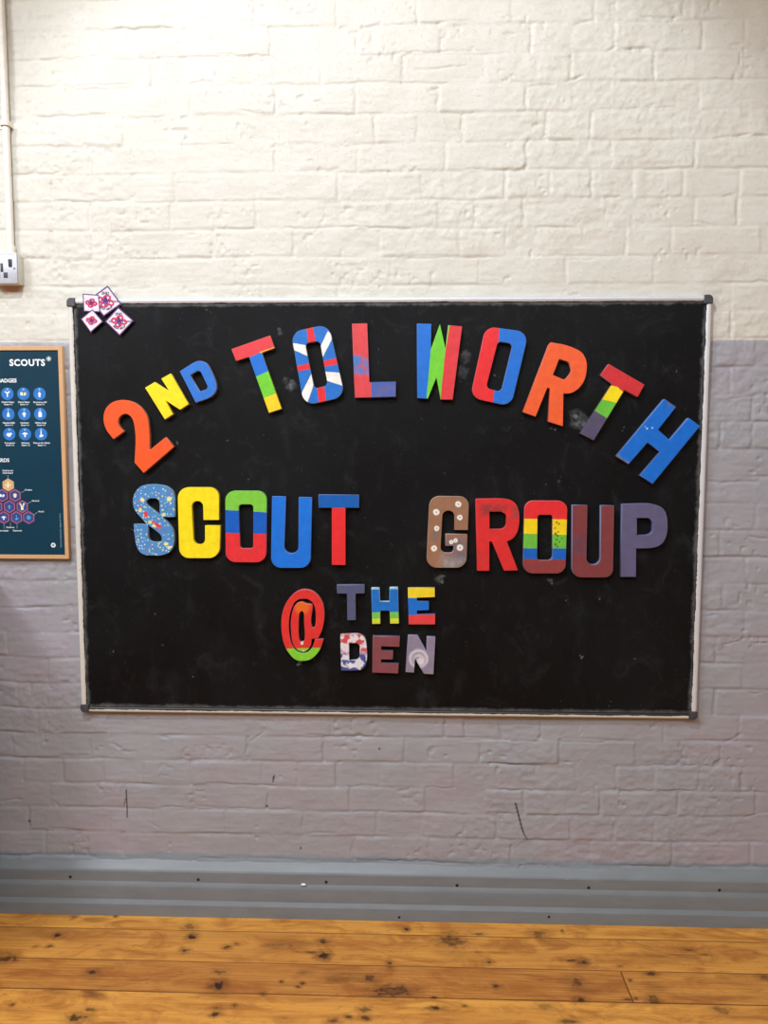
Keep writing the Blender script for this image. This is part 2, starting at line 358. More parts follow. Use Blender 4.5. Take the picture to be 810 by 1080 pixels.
d, _ = seg_dist(X, Y, bx0, (bx0[0], bx1[1])); gap = np.maximum(gap, 1 - sstep(d, .0004, .0026))
Hf = -.0022 * gap + (vnoise(X, Y, .2, .03, 41) - .5) * .0008
K = np.zeros_like(X); ST = np.zeros_like(X)
# knots: x, y, half width, half height (pixels), strength, ring?
KN = [(203, 988, 5, 2.6, 1, 0), (200, 977, 7, 3, .5, 0), (60, 986, 3.4, 2, 1, 0), (38, 998, 3, 1.3, .7, 0), (52, 998, 3, 1.3, .7, 0), (195, 1002, 4, 1.8, .9, 0), (97, 1025, 5, 2, .9, 0), (230, 1039, 6.5, 4, 1, 0), (232, 1025.5, 8, 2, .6, 0),
      (8, 1011, 10, 2.8, .8, 0), (83, 1073, 8, 3.6, .85, 0), (240, 999, 4, 1.6, .8, 0), (249, 996, 3, 1, .7, 0), (227, 1070, 5, 1.8, .9, 0), (228, 1063, 3.5, 1.5, .7, 0), (247, 1060, 2.5, 1.4, .8, 0), (13, 1060, 2, 1.2, .8, 0), (95, 1065, 5, 1.4, .7, 0), (122, 966, 2.5, 1, .8, 0), (78, 967, 3, 2, .5, 0),
      (340, 993, 5, 2.4, .8, 0), (341, 1008, 6, 3.4, 1, 0), (330, 1004.5, 10, .9, .7, 0), (306, 997, 4, 1.2, .5, 0), (476, 992, 12, 4, .85, 1), (429, 980, 3, 1.8, .9, 0), (411, 1016, 2.5, 3.4, .7, 0), (516, 1015, 3.5, 1.8, .9, 0), (505, 985, 6, 1, .6, 0), (503, 1004, 4, 1, .6, 0),
      (415, 1045, 16, 4.2, .85, 1), (389, 1031, 7, 3, .7, 0), (460, 1063.5, 7, 1.6, .95, 0), (385, 1065, 6, 2.4, .6, 0), (385, 1073, 5, 2, .8, 0), (523, 1040, 3.5, 1.8, .8, 0), (277, 1048, 3, 1.6, .9, 0), (297, 1035.5, 2, 1.4, .7, 0), (319, 1037, 2.5, 1.4, .7, 0), (314, 1041, 2.5, 1, .7, 0), (368, 1073, 3, 1.4, .8, 0), (352, 1077, 5, 2, .7, 0), (490, 1061, 2.5, 1.2, .6, 0), (458, 1052, 2, 1, .9, 0),
      (615, 1014, 5, 2.8, 1, 0), (603, 1013, 10, .9, .8, 0), (593, 982, 1.5, 1.2, .9, 0), (568, 985, 9, 3.4, .55, 0), (608, 1036, 7, 3.4, .7, 0), (612, 1055, 5, 2.4, .9, 0), (688, 1053.5, 6, 3.6, .8, 1), (686, 1027, 5, 1.8, .8, 0), (725, 1002, 8, 1.4, .7, 0), (742, 1007, 5, 1.2, .5, 0), (763, 1066, 8, 3, .55, 1), (600, 1077, 8, 2, .7, 0), (665, 1034, 2, 1.2, .8, 0), (670, 1053, 2.5, 1.4, .7, 0), (805, 1030, 5, 2, .6, 0), (654, 1019, 2, 1, .6, 0), (662, 1054, 4, 1, .8, 0), (575, 1062, 9, 3, .4, 0)]
for px, py, rx, ry, s_, ring in KN:
    c = at_floor(px, py); ax = rx / 470.; ay = abs(at_floor(px, py + ry)[1] - c[1])
    i0, i1 = np.searchsorted(fx, [c[0] - ax * 4, c[0] + ax * 4]); j0, j1 = np.searchsorted(-fy, [-c[1] - ay * 5, -c[1] + ay * 5])
    XX, YY = X[j0:j1, i0:i1], Y[j0:j1, i0:i1]
    wob = (vnoise(XX, YY, .012, .008, 45) - .5) * 1.1 + (vnoise(XX, YY, .005, .004, 47) - .5) * .7
    r = np.hypot((XX - c[0]) / ax, (YY - c[1]) / ay) + wob
    v = (1 - sstep(r, .55, 1.1)) if not ring else (np.exp(-((r - .85) / .22) ** 2) * .9 + .45 * (1 - sstep(r, .5, .9)))
    K[j0:j1, i0:i1] = np.maximum(K[j0:j1, i0:i1], v * s_ * .9)
    ST[j0:j1, i0:i1] = np.maximum(ST[j0:j1, i0:i1], s_ * .5 * (1 - sstep(r, .8, 3.2)))
for px, py, rx, ry, s_ in ((98, 1049, 18, 5, .7), (65, 1045, 16, 5, .4), (95, 1028, 22, 6, .4), (230, 1050, 16, 5, .4), (300, 997, 42, 7, .6), (360, 1030, 50, 8, .6), (480, 1010, 28, 9, .35), (700, 1010, 60, 8, .3), (610, 1040, 30, 9, .4), (690, 1040, 22, 9, .4), (570, 985, 20, 6, .4), (60, 985, 60, 5, .3), (750, 1052, 60, 6, .3), (100, 970, 16, 3, .6)):
    c = at_floor(px, py); ax = rx / 470.; ay = abs(at_floor(px, py + ry)[1] - c[1])
    r = np.hypot((X - c[0]) / ax, (Y - c[1]) / ay) + (vnoise(X, Y, .05, .015, 46) - .5)
    ST = np.maximum(ST, s_ * .7 * (1 - sstep(r, .3, 1.3)))
tone = np.array([.2, .22, .42, .78, .25, .6, .3, .5])[pid % 8]
bsel = (pid == 3) & (X > bx0[0]); tone = np.where(bsel, .55, tone)
fm = grid_mesh('floor', np.stack([X, Y, Hf], -1), {'gap': gap, 'knot': K, 'stain': ST, 'tone': tone, 'plank': pid.astype(float) + bsel * .5})
fm.flip_normals()
t = NT('varnished_pine'); p = t.obj()
pl = t.attr('plank'); comb = t.new('ShaderNodeCombineXYZ'); t.l.new(pl, comb.inputs[0]); t.l.new(pl, comb.inputs[1])
q = t.vec('ADD', t.scale(p, (1, 1, 1)), t.scale(comb.outputs[0], (3.7, .31, 0)))
g1 = t.noise(t.scale(q, (1.6, 34, 1)), 1.0, 5, .6, dist=.8); g2 = t.noise(t.scale(q, (5, 210, 1)), 1.0, 4, .65, dist=.4)
base = t.mix(t.attr('tone'), rgba((250, 178, 76)), rgba((172, 104, 44)))
base = t.mix(t.ramp(g1, .38, .70, 0, .7), base, rgba((172, 98, 42)))
base = t.mix(t.ramp(g2, .42, .72, 0, .45), base, rgba((246, 188, 100)))
base = t.mix(t.ramp(t.noise(t.scale(q, (1, 2.5, 1)), 6, 5, .65, dist=1.0), .47, .64, 0, .62), base, rgba((158, 88, 34)))
base = t.mix(t.ramp(t.noise(t.scale(q, (1, 3, 1)), 22, 4, .7), .60, .72, 0, .5), base, rgba((120, 62, 28)))
base = t.mix(t.math('MULTIPLY', t.attr('stain'), t.ramp(t.noise(t.scale(q, (1, 3, 1)), 30, 4, .7), .3, .6, .5, 1.5)), base, rgba((100, 56, 28)))
base = t.mix(t.attr('knot'), base, rgba((36, 22, 16)))
sp = t.noise(t.scale(p, (1, 1.5, 1)), 150, 2); base = t.mix(t.ramp(sp, .74, .78, 0, .8), base, rgba((60, 34, 20)))
base = t.mix(t.attr('gap'), base, rgba((66, 36, 18)))
t.bump(t.math('ADD', g2, t.noise(p, 30, 3)), .25, .0008)
M_floor = t.out(base, t.ramp(t.noise(p, 8, 3), .3, .7, .36, .5), 0, .35)
tag(link('floor', fm, M_floor), kind='structure', label='varnished pine floorboards with dark knots')

# ------------------------------------------------------------------ skirting
prof = [(-.0, -.0), (-.036, 0), (-.036, .030), (-.035, .036), (-.028, .048), (-.028, .086), (-.027, .090), (-.021, .100), (-.021, .126), (-.0205, .131), (-.0185, .135), (-.0165, .138), (-.0035, .150), (.001, .158), (.006, .163)]
xx = np.concatenate([np.arange(XL, -1.3, .1), np.arange(-1.3, 1.4, .02), np.arange(1.4, XR + .05, .1)])
xx[-1] = XR
V = []; Fc = []
for i, x in enumerate(xx):
    for (y, z) in prof:
        wz = (math.sin(x * 3.1) * .5 + math.sin(x * 7.7 + 1) * .3) * .0008
        V.append((x, y, z + (wz if z > .01 else 0)))
n = len(prof)
for i in range(len(xx) - 1):
    for j in range(n - 1): Fc.append((i * n + j, (i + 1) * n + j, (i + 1) * n + j + 1, i * n + j + 1))
me = me_from('baseboard_back', V, Fc, True)
bm = bmesh.new(); bm.from_mesh(me); bmesh.ops.recalc_face_normals(bm, faces=bm.faces[:]); bm.to_mesh(me); bm.free()
if me.polygons[0].normal.y > 0: me.flip_normals()
smooth_by(me, .35)
t = NT('grey_gloss_paint'); p = t.obj(); nn = t.noise(t.scale(p, (1, 4, 4)), 9, 4, .6)
c = t.mix(t.ramp(nn, .3, .7), rgba((117, 123, 125)), rgba((126, 133, 136)))
sp = t.noise(p, 130, 3, .6); c = t.mix(t.ramp(sp, .735, .765, 0, .85), c, rgba((56, 58, 58)))
sp2 = t.noise(t.scale(p, (.25, 1, 1)), 110, 3, .6); c = t.mix(t.ramp(sp2, .72, .75, 0, .5), c, rgba((168, 176, 180)))
t.bump(t.noise(t.scale(p, (.3, 1, 1)), 90, 4), .35, .0008)
M_sk = t.out(c, .38, 0, .5)
sk = tag(link('baseboard_back', me, M_sk), kind='structure', label='stepped grey gloss skirting along the wall')
M_hole = plain('dark_hole', (12, 11, 11), .8)
for px, py in ((74, 925), (209, 928), (344, 930.5), (482, 934), (621, 936.5), (759, 939)):
    x, z = at(px, py, -.0225)
    o = link('nail_hole', lathe_me('nail_hole', [(.0010, -.001), (.0042, -.0004), (.0046, .0006), (.0030, .0012)], 12, 'y'), M_hole, sk, (x, -.0212, z))
for px, py in ((579, 967), (421, 907.5 + 60)):
    x, z = at(px, py, -.036)
    link('paint_chip', lathe_me('paint_chip', [(.001, -.0006), (.004, 0), (.002, .0006)], 9, 'y'), M_hole, sk, (x, -.0362, max(z, .008)))
# small white pellet lying on the ledge
x, z = at(320, 931.5, -.026)
pm = lathe_me('paint_blob', [(.0012, -.0024), (.0068, -.001), (.0078, .0008), (.005, .0028), (.001, .0034)], 16, 'z')
o = tag(link('white_pellet', pm, plain('white_chalk', (246, 246, 244), .5), None, (x, -.0262, .1030)), 'small white pellet lying on the ledge of the grey skirting', 'pellet'); o.scale = (1, .6, 1)

# ------------------------------------------------------------------ blackboard
PF = -.0165                                     # front of the panel
ZB = .6225; ZT = ZB + 1.2
bb = thing('blackboard', 'large black painted board in a thin silver frame hanging on the brick wall', 'blackboard', (0, 0, ZB))
t = NT('black_board_paint'); p = t.obj(); tcx = p
c0 = t.mix(t.ramp(t.noise(p, 2.2, 5, .6, dist=.6), .40, .75), rgba((10, 10, 11)), rgba((20, 22, 23)))
c0 = t.mix(t.ramp(t.noise(t.scale(p, (3, 1, 1.1)), 5, 5, .65), .56, .8, 0, .40), c0, rgba((46, 48, 50)))
c0 = t.mix(t.ramp(t.noise(p, 11, 6, .75, dist=1.2), .55, .80, 0, .55), c0, rgba((52, 54, 56)))
c0 = t.mix(t.ramp(t.noise(p, 170, 3, .6), .68, .74, 0, .5), c0, rgba((84, 86, 86)))
c0 = t.mix(t.ramp(t.noise(t.scale(p, (.4, 1, .4)), 95, 3, .6), .72, .77, 0, .6), c0, rgba((120, 122, 120)))
# rubbed patches and drips
for px, py, r, k in ((307, 407, .016, .5), (301, 401, .010, .35), (611, 444, .026, .55), (607, 437, .018, .4), (618, 447, .012, .4), (490, 376, .02, .3), (488, 392, .02, .28), (463, 612, .012, .5), (467, 608, .01, .45), (316, 697, .006, 1.0), (315, 701, .005, 1.0), (581, 612, .008, .6), (466, 614, .007, .6), (296, 350, .008, .35)):
    x, z = at(px, py, PF)
    d = t.vec('DISTANCE', t.vec('ADD', t.scale(p, (1, 0, 1)), t.scale(t.vec('SUBTRACT', t.noise(p, 55, 4, .7, True), (.5, .5, .5)), (.03, 0, .045))), (x, 0, z - ZB))
    c0 = t.mix(t.math('MULTIPLY', t.ramp(d, r * .3, r * 1.1, k * .75, 0), t.ramp(t.noise(p, 90, 4, .7), .35, .62)), c0, rgba((150, 156, 158)))
# grey scuffed border where the paint is thin
sx = t.new('ShaderNodeSeparateXYZ'); t.l.new(p, sx.inputs[0])
ex = t.math('SUBTRACT', .884, t.math('ABSOLUTE', sx.outputs[0])); ez = t.math('SUBTRACT', .584, t.math('ABSOLUTE', t.math('SUBTRACT', sx.outputs[2], .6)))
ed = t.math('MINIMUM', ex, ez); ed = t.math('ADD', ed, t.math('MULTIPLY', t.math('SUBTRACT', t.noise(p, 26, 5, .75), .5), .030))
c0 = t.mix(t.ramp(ed, .000, .010, .55, 0), c0, rgba((118, 118, 116)))
c0 = t.mix(t.ramp(ed, -.006, -.003, .95, 0), c0, rgba((196, 194, 188)))
t.bump(t.noise(t.scale(p, (1, 1, 1)), 60, 5, .6), .25, .001)
M_bb = t.out(c0, t.ramp(t.noise(p, 6, 4), .3, .7, .5, .62), 0, .14)
link('panel', box_me('panel', -.886, .886, PF, -.004, .014, 1.186), M_bb, bb)
# rails: local X along, -Z towards the panel
t = NT('aluminium_rail'); geo = t.new('ShaderNodeNewGeometry'); pw = geo.outputs['Position']; p = t.obj()
s1 = t.new('ShaderNodeSeparateXYZ'); t.l.new(p, s1.inputs[0])
sm = t.math('ADD', s1.outputs[2], t.math('MULTIPLY', t.math('SUBTRACT', t.noise(pw, 20, 6, .8), .5), .010))
ik = t.new('ShaderNodeAttribute', attribute_name='ink', attribute_type='OBJECT').outputs['Fac']
mk = t.ramp(t.math('SUBTRACT', sm, t.math('MULTIPLY', ik, .0062)), -.0072, -.0066, 1, 0)
oi = t.new('ShaderNodeObjectInfo')
silver = t.mix(t.noise(pw, 40, 4), rgba((204, 208, 214)), rgba((220, 224, 230)))
off = t.mix(t.noise(pw, 30, 4), rgba((206, 200, 186)), rgba((226, 222, 210)))
att = t.new('ShaderNodeAttribute', attribute_name='worn', attribute_type='OBJECT').outputs['Fac']
c = t.mix(att, silver, off)
spk = t.noise(pw, 60, 5, .8); c = t.mix(t.ramp(spk, .66, .70, 0, .6), c, rgba((92, 86, 78)))
c = t.mix(mk, c, rgba((30, 29, 29)))
t.put(t.b.inputs['Metallic'], t.math('MULTIPLY', t.math('SUBTRACT', 1, mk), t.ramp(att, 0, 1, .25, 0)))
t.put(t.b.inputs['Base Color'], c); t.b.inputs['Roughness'].default_value = .36
M_rail = t.m
def rail_me(L):
    w, yf, yb = .0082, -.0225, -.002
    pr = [(yb, w), (yf + .006, w), (yf + .002, w * .8), (yf, w * .35), (yf + .0003, -w * .3), (yf + .002, -w * .75), (yf + .0045, -w), (yb, -w)]
    V = []; Fc = []; N = 24; m = len(pr)
    for i in range(N + 1):
        x = -L / 2 + L * i / N
        for y, z in pr: V.append((x, y, z))
    for i in range(N):
        for j in range(m):
            a, b = i * m + j, i * m + (j + 1) % m; Fc.append((a, b, b + m, a + m))
    Fc += [tuple(range(m)), tuple(N * m + i for i in range(m))]
    me = me_from('frame_rail', V, Fc, True)
    bm = bmesh.new(); bm.from_mesh(me); bmesh.ops.recalc_face_normals(bm, faces=bm.faces[:]); bm.to_mesh(me); bm.free(); smooth_by(me, .8)
    return me
W2, HH = .9, 1.2
for (L, x, z, a, worn, lab) in ((1.756, 0, HH - .0082, 0, .15, None), (1.756, 0, .0082, PI, 1.0, 'cream stained bottom rail'), (1.156, -W2 + .0082, HH / 2, -PI / 2, .85, 'chipped white left rail'), (1.156, W2 - .0082, HH / 2, PI / 2, .35, None)):
    o = link('frame_rail', rail_me(L), M_rail, bb, (x, 0, z)); o.rotation_euler = (0, a, 0); o['worn'] = worn; o['ink'] = 1.0 if a == PI else .0
    if lab: o['label'] = lab
M_cap = plain('grey_plastic', (62, 64, 68), .45, var=.12)
def cap_me():
    lp = expand([(-.012, -.012, .001), (.0125, -.012, .003), (.0125, .0125, .018), (-.012, .0125, .003)])
    return slab('corner_cap', [lp], .0245, .0022)
for sx_, sz_ in ((1, 1), (1, -1), (-1, 1), (-1, -1)):
    o = link('corner_cap', cap_me(), M_cap, bb, (sx_ * (W2 - .0118), -.026, HH / 2 + sz_ * (HH / 2 - .0118)))
    o.rotation_euler = (0, {(1, 1): 0, (1, -1): PI / 2, (-1, -1): PI, (-1, 1): -PI / 2}[(sx_, sz_)], 0)
    smooth_by(o.data, .5)

# ------------------------------------------------------------------ painted letters
LT = .017; LF = PF - LT                 # front plane of the letters
C = dict(orange=(240, 88, 34), yellow=(248, 222, 24), blue=(28, 112, 208), sky=(24, 122, 224), red=(228, 44, 48), green=(112, 206, 50), dblue=(8, 96, 200), tred=(222, 64, 70),
         slate=(92, 90, 122), maroon=(130, 62, 66), brown=(150, 108, 78), white=(236, 234, 226))
def letter_material(name, base, origin, zones=(), dots=(), extra=None, rough=.42, edge=(186, 190, 200), edge_k=.35):
    t = NT(name); p = t.obj()
    nz = t.vec('SUBTRACT', t.noise(p, 120, 3, .5, True), (.5, .5, .5))
    pz = t.vec('ADD', p, t.scale(nz, (.0022, 0, .0022)))
    def shade(c, k=.10):
        a = rgba(c); hi = tuple(min(1, v * (1 + k)) for v in a[:3]) + (1,); lo = tuple(v * (1 - k) for v in a[:3]) + (1,)
        return t.mix(t.ramp(t.noise(p, 45, 4, .6), .3, .7), lo, hi)
    c = shade(base)
    for poly, colr, *k in zones:
        P = [(at(x, y, LF)[0] - origin[0], at(x, y, LF)[1] - origin[1]) for x, y in poly]
        gx = sum(a for a, _ in P) / len(P); gz = sum(b for _, b in P) / len(P); m = None
        for (x0, z0), (x1, z1) in zip(P, P[1:] + P[:1]):
            nx, nzv = -(z1 - z0), (x1 - x0); L = math.hypot(nx, nzv) or 1; nx /= L; nzv /= L
            if (gx - x0) * nx + (gz - z0) * nzv < 0: nx, nzv = -nx, -nzv
            d = t.math('SUBTRACT', t.vec('DOT_PRODUCT', pz, (nx, 0, nzv)), x0 * nx + z0 * nzv)
            m = d if m is None else t.math('MINIMUM', m, d)
        soft = k[1] if len(k) > 1 else .0005
        m = t.ramp(m, -soft, soft, 0, k[0] if k else 1)
        if soft > .001: m = t.math('MULTIPLY', m, t.ramp(t.noise(p, 50, 5, .7), .35, .55))
        c = t.mix(m, c, shade(colr))
    for x, y, r, colr, *k in dots:
        X_, Z_ = at(x, y, LF); d = t.vec('DISTANCE', t.scale(t.vec('ADD', p, t.scale(nz, (.004, 0, .004))), (1, 0, 1)), (X_ - origin[0], 0, Z_ - origin[1]))
        r = r / 372.; soft = k[1] if len(k) > 1 else .15
        c = t.mix(t.ramp(d, r * (1 - soft), r * (1 + soft), k[0] if k else 1, 0), c, rgba(colr))
    if extra: c = extra(t, p, c)
    # rubbed sides and arrises
    nrm = t.new('ShaderNodeTexCoord').outputs['Normal']; sn = t.new('ShaderNodeSeparateXYZ'); t.l.new(nrm, sn.inputs[0])
    side = t.ramp(t.math('ABSOLUTE', sn.outputs[1]), .45, .97, edge_k, 0)
    c = t.mix(side, c, rgba(edge))
    c = t.mix(t.ramp(t.noise(p, 170, 3, .6), .70, .75, 0, .35), c, rgba((70, 66, 66)))
    t.bump(t.noise(p, 150, 4, .6), .22, .0008)
    return t.out(c, rough, 0, .4)

def letter(loops, ox, oy, s, name, label, group, cat='letter', mat=None, **kw):
    """loops traced in crop pixels (origin ox, oy, scale s)"""
    L = []
    for lp in loops:
        e = expand(lp); L.append([at(ox + x / s, oy + y / s, LF) for x, y in e])
    xs_ = [a for a, _ in L[0]]; zs_ = [b for _, b in L[0]]
    org = ((min(xs_) + max(xs_)) / 2, (min(zs_) + max(zs_)) / 2)
    me = slab(name, [[(a - org[0], b - org[1]) for a, b in lp] for lp in L], LT, .0010)
    conv = lambda q: (ox + q[0] / s, oy + q[1] / s)
    zones = [([conv(q) for q in z[0]], *z[1:]) for z in kw.pop('zones', ())]
    dots = [(*conv(d), d[2] / s, *d[3:]) for d in kw.pop('dots', ())]
    m = letter_material('paint_' + label.split()[0], kw.pop('base'), org, zones, dots, **kw)
    return tag(link(name, me, m, None, (org[0], LF, org[1])), label, cat, group)
S1 = lambda *pts: [(x, y, -1) for x, y in pts]

A = (60, 290, 4.5)
letter([[(318, 742)] + [(268, 780)] + S1((238, 742), (221, 690), (229, 640), (262, 605), (312, 593), (362, 603), (402, 632), (428, 675), (438, 740)) + [(440, 832), (515, 770), (556, 814), (411, 940), (368, 890)] +
        S1((373, 800), (370, 735), (360, 688), (340, 664), (318, 660), (297, 674), (290, 700), (298, 722))], *A, 'painted_digit', 'large orange figure 2 at the left end of the top line', None, 'number', base=C['orange'], edge=(186, 150, 120), edge_k=.6)
g = 'small painted letters after the figure 2'
letter([[(418, 535, 2), (464, 508), (533, 552), (495, 492), (540, 467, 2), (626, 612), (584, 640), (516, 596), (552, 660), (512, 686, 2)]], *A, 'painted_letter', 'small yellow letter N leaning left beside the orange figure 2', g, base=C['yellow'], edge_k=.2)
letter([[(583, 457)] + S1((640, 421), (672, 408), (706, 416), (730, 450), (753, 505), (757, 542), (738, 572), (705, 590)) + [(658, 606)], [(633, 474), (670, 453, 12), (684, 462, 8), (717, 532, 10), (708, 544, 6), (676, 553)]], *A, 'painted_letter', 'small blue letter D with tan edge beside the yellow N', g, base=(44, 116, 204), edge=(190, 160, 150), edge_k=.6)
B = (230, 320, 4.05); g = 'large painted letters of the word Tolworth'
letter([[(57, 195), (221, 137), (242, 190), (187, 210), (272, 450), (217, 468), (131, 228), (76, 246)]], *B, 'painted_letter', 'tilted letter T with red bar over blue, green and yellow stem', g, base=C['tred'], edge=(220, 180, 110), edge_k=.5,
       zones=[([(110, 242), (200, 200), (226, 284), (150, 320)], C['blue']), ([(150, 318), (226, 284), (254, 380), (176, 414)], C['green']), ([(176, 414), (254, 380), (300, 470), (200, 490)], (246, 208, 30)), ([(176, 208), (240, 186), (246, 196), (190, 216)], (240, 180, 40))])
uj = (300, 335, 6.231)
letter([[(42, 95, 75), (290, 42, 75), (398, 520, 75), (128, 580, 75)], [(135, 168, 26), (232, 152, 26), (285, 445, 28), (196, 468, 26)]], *uj, 'painted_letter', 'blue letter O painted with a union flag of red and white bars', g, base=(36, 112, 196), rough=.38,
       zones=[([(45, 165), (148, 183), (152, 252), (45, 206)], C['white']), ([(285, 88), (322, 120), (252, 258), (232, 200)], C['white']), ([(268, 355), (362, 362), (382, 448), (272, 412)], C['white']), ([(180, 362), (194, 435), (150, 562), (100, 522)], C['white']),
              ([(143, 60), (188, 60), (204, 164), (158, 166)], C['red']), ([(214, 455), (262, 455), (276, 560), (226, 560)], C['red']), ([(70, 320), (166, 300), (172, 338), (74, 354)], C['red']), ([(255, 286), (350, 264), (356, 304), (262, 322)], C['red'])])
letter([[(444, 40), (543, 37), (557, 424), (732, 420), (732, 520), (462, 526)]], *uj, 'painted_letter', 'letter L streaked red and blue at the foot', g, base=(216, 70, 74),
       zones=[([(440, 246), (556, 268), (556, 376), (440, 374)], (56, 120, 186), .9, .004), ([(572, 410), (745, 410), (745, 530), (572, 530)], (58, 100, 176), 1), ([(600, 440), (745, 430), (745, 530), (580, 530)], (104, 96, 150), .85, .012), ([(440, 250), (500, 250), (500, 340), (440, 300)], (60, 120, 190), .9, .003)])
D_ = (420, 320, 4.05)
letter([[(80, 86), (141, 87), (139, 196), (178, 88), (202, 196), (214, 93), (273, 98), (233, 411), (181, 410), (163, 316), (127, 407), (81, 404)]], *D_, 'painted_letter', 'letter W in blue, bright green and red between L and O', g, base=C['green'],
       zones=[([(76, 80), (141, 80), (139, 196), (131, 290), (120, 412), (76, 412)], C['blue']), ([(214, 80), (280, 90), (236, 418), (183, 418), (178, 340), (201, 205)], (218, 58, 64))])
letter([[(374, 98, 46), (558, 122, 46), (482, 440, 46), (308, 402, 46)], [(426, 162, 18), (490, 172, 18), (440, 378, 20), (375, 362, 20)]], *D_, 'painted_letter', 'tilted letter O, left half red and right half blue', g, base=C['blue'],
       zones=[([(240, 60), (434, 60), (428, 170), (402, 470), (240, 470)], C['red'])])
letter([[(643, 176), (652, 166)] + S1((700, 174), (750, 190), (788, 214), (806, 258), (800, 315), (778, 356), (742, 382)) + [(706, 385), (704, 525), (640, 504), (648, 362), (637, 361), (587, 484), (532, 463)], [(688, 237), (730, 250, 18), (742, 290, 26), (712, 328, 18), (661, 305)]], *D_, 'painted_letter', 'tilted plain orange letter R near the top right', g, base=(238, 96, 46))
E_ = (600, 300, 4.909)
letter([[(206, 411, 3), (392, 519, 3), (357, 583, 3), (288, 546), (129, 808), (60, 770), (226, 514), (165, 468)]], *E_, 'painted_letter', 'tilted letter T with red bar over yellow, green and grey stem', g, base=(206, 48, 54), edge=(160, 160, 180),
       zones=[([(210, 515), (232, 514), (250, 530), (300, 540), (255, 616), (168, 594)], C['yellow']), ([(168, 594), (255, 616), (210, 700), (125, 648)], (104, 190, 60)), ([(120, 645), (212, 702), (160, 850), (30, 790)], (84, 78, 104))])
letter([[(495, 592, 4), (555, 634), (462, 752), (522, 806), (620, 690, 4), (679, 733), (434, 1033), (370, 988), (475, 866), (408, 818), (309, 931), (247, 888)]], *E_, 'painted_letter', 'tilted blue letter H at the right edge of the board', g, base=(16, 108, 206),
       zones=[([(520, 600), (560, 630), (545, 650), (505, 622)], (96, 100, 108), .7, .004), ([(255, 880), (320, 925), (305, 940), (240, 895)], (120, 120, 116), .7, .004)], dots=[(405, 745, 5, (170, 200, 230)), (432, 742, 5, (170, 200, 230)), (395, 735, 3, (170, 200, 230))])
g = 'large painted letters of the word Scout'
def speckle(t, p, c):
    for sc, th, cols, sd in ((95, .30, ((226, 226, 130), (236, 238, 214), (120, 200, 190), (212, 80, 96)), 0.0), (130, .27, ((240, 246, 248), (90, 180, 200), (136, 104, 176), (238, 230, 140)), 3.3)):
        v = t.new('ShaderNodeTexVoronoi'); t.put(v.inputs['Vector'], t.vec('ADD', p, (sd, sd * .4, sd))); v.inputs['Scale'].default_value = sc
        s_ = t.new('ShaderNodeSeparateColor'); t.l.new(v.outputs['Color'], s_.inputs[0])
        col = t.mix(t.math('GREATER_THAN', s_.outputs[0], .45), rgba(cols[0]), rgba(cols[1])); col = t.mix(t.math('GREATER_THAN', s_.outputs[0], .65), col, rgba(cols[2])); col = t.mix(t.math('GREATER_THAN', s_.outputs[0], .84), col, rgba(cols[3]))
        on = t.math('MULTIPLY', t.ramp(v.outputs['Distance'], th * .75, th * 1.15, .9, 0), t.math('GREATER_THAN', s_.outputs[1], .42))
        c = t.mix(t.math('MULTIPLY', on, .85), c, col)
    return c
M_ = (130, 500, 10.8)
letter([[(585, 490), (418, 490)] + S1((414, 420), (412, 340), (400, 298), (365, 278), (300, 280), (262, 305), (268, 350), (330, 400), (430, 480), (520, 570), (568, 650), (577, 760), (560, 840), (510, 900), (430, 926), (350, 928), (250, 922), (185, 885), (145, 800), (125, 680)) + [(118, 570), (276, 570)] +
        S1((280, 680), (290, 745), (330, 772), (400, 774), (435, 758), (432, 708), (390, 660), (270, 570), (185, 480), (125, 400), (108, 300), (135, 210), (200, 140), (290, 118), (400, 120), (490, 140), (560, 195), (584, 280), (586, 380))], *M_, 'painted_letter', 'light blue letter S speckled with yellow, white and red dots', g, base=(78, 138, 194), extra=speckle, edge=(150, 180, 190), edge_k=.6,
       dots=[(255, 450, 26, (216, 62, 78)), (258, 480, 20, (216, 62, 78)), (345, 552, 22, (206, 70, 86)), (375, 570, 18, (206, 70, 86)), (402, 598, 28, (214, 58, 76)), (195, 375, 17, (200, 66, 84)), (196, 412, 22, (224, 216, 130)), (218, 296, 24, (232, 230, 150)), (522, 284, 28, (232, 228, 150)), (305, 548, 22, (216, 216, 140)), (350, 590, 18, (226, 214, 140)), (484, 795, 22, (232, 228, 150)), (520, 838, 20, (232, 228, 160)), (465, 460, 20, (222, 224, 130))])
E6 = (130, 500, 6.231)
letter([[(630, 302), (526, 302), (524, 178, 36), (448, 178, 36), (462, 464, 36), (537, 462, 36), (537, 338), (634, 338), (634, 553, 72), (368, 553, 66), (356, 87, 70), (628, 87, 66)]], *E6, 'painted_letter', 'plain bright yellow letter C beside the speckled S', g, base=C['yellow'], edge_k=.12, edge=(210, 190, 60))
P1 = (0, 0, 1)
letter([[(237.5, 517.6, 10), (281.3, 517.8, 10), (280.6, 593.2, 10.5), (238, 593, 10.5)], [(251.4, 532, 3.6), (267.2, 532, 3.6), (267, 578.6, 3), (253, 578.6, 3)]], *P1, 'painted_letter', 'letter O banded green, blue and red after the yellow C', g, base=(226, 48, 54), edge_k=.25,
       zones=[([(230, 505), (290, 505), (290, 541), (230, 537.4)], (124, 200, 62)), ([(230, 537.4), (290, 541), (290, 563.6), (230, 561.6)], (8, 92, 190))])
F6 = (260, 500, 6.231)
letter([[(168, 146), (256, 148), (246, 522, 46), (341, 522, 46), (343, 152), (428, 153), (420, 617, 66), (160, 617, 66)]], *F6, 'painted_letter', 'plain bright blue letter U before the blue and red T', g, base=(20, 114, 216), edge_k=.3)
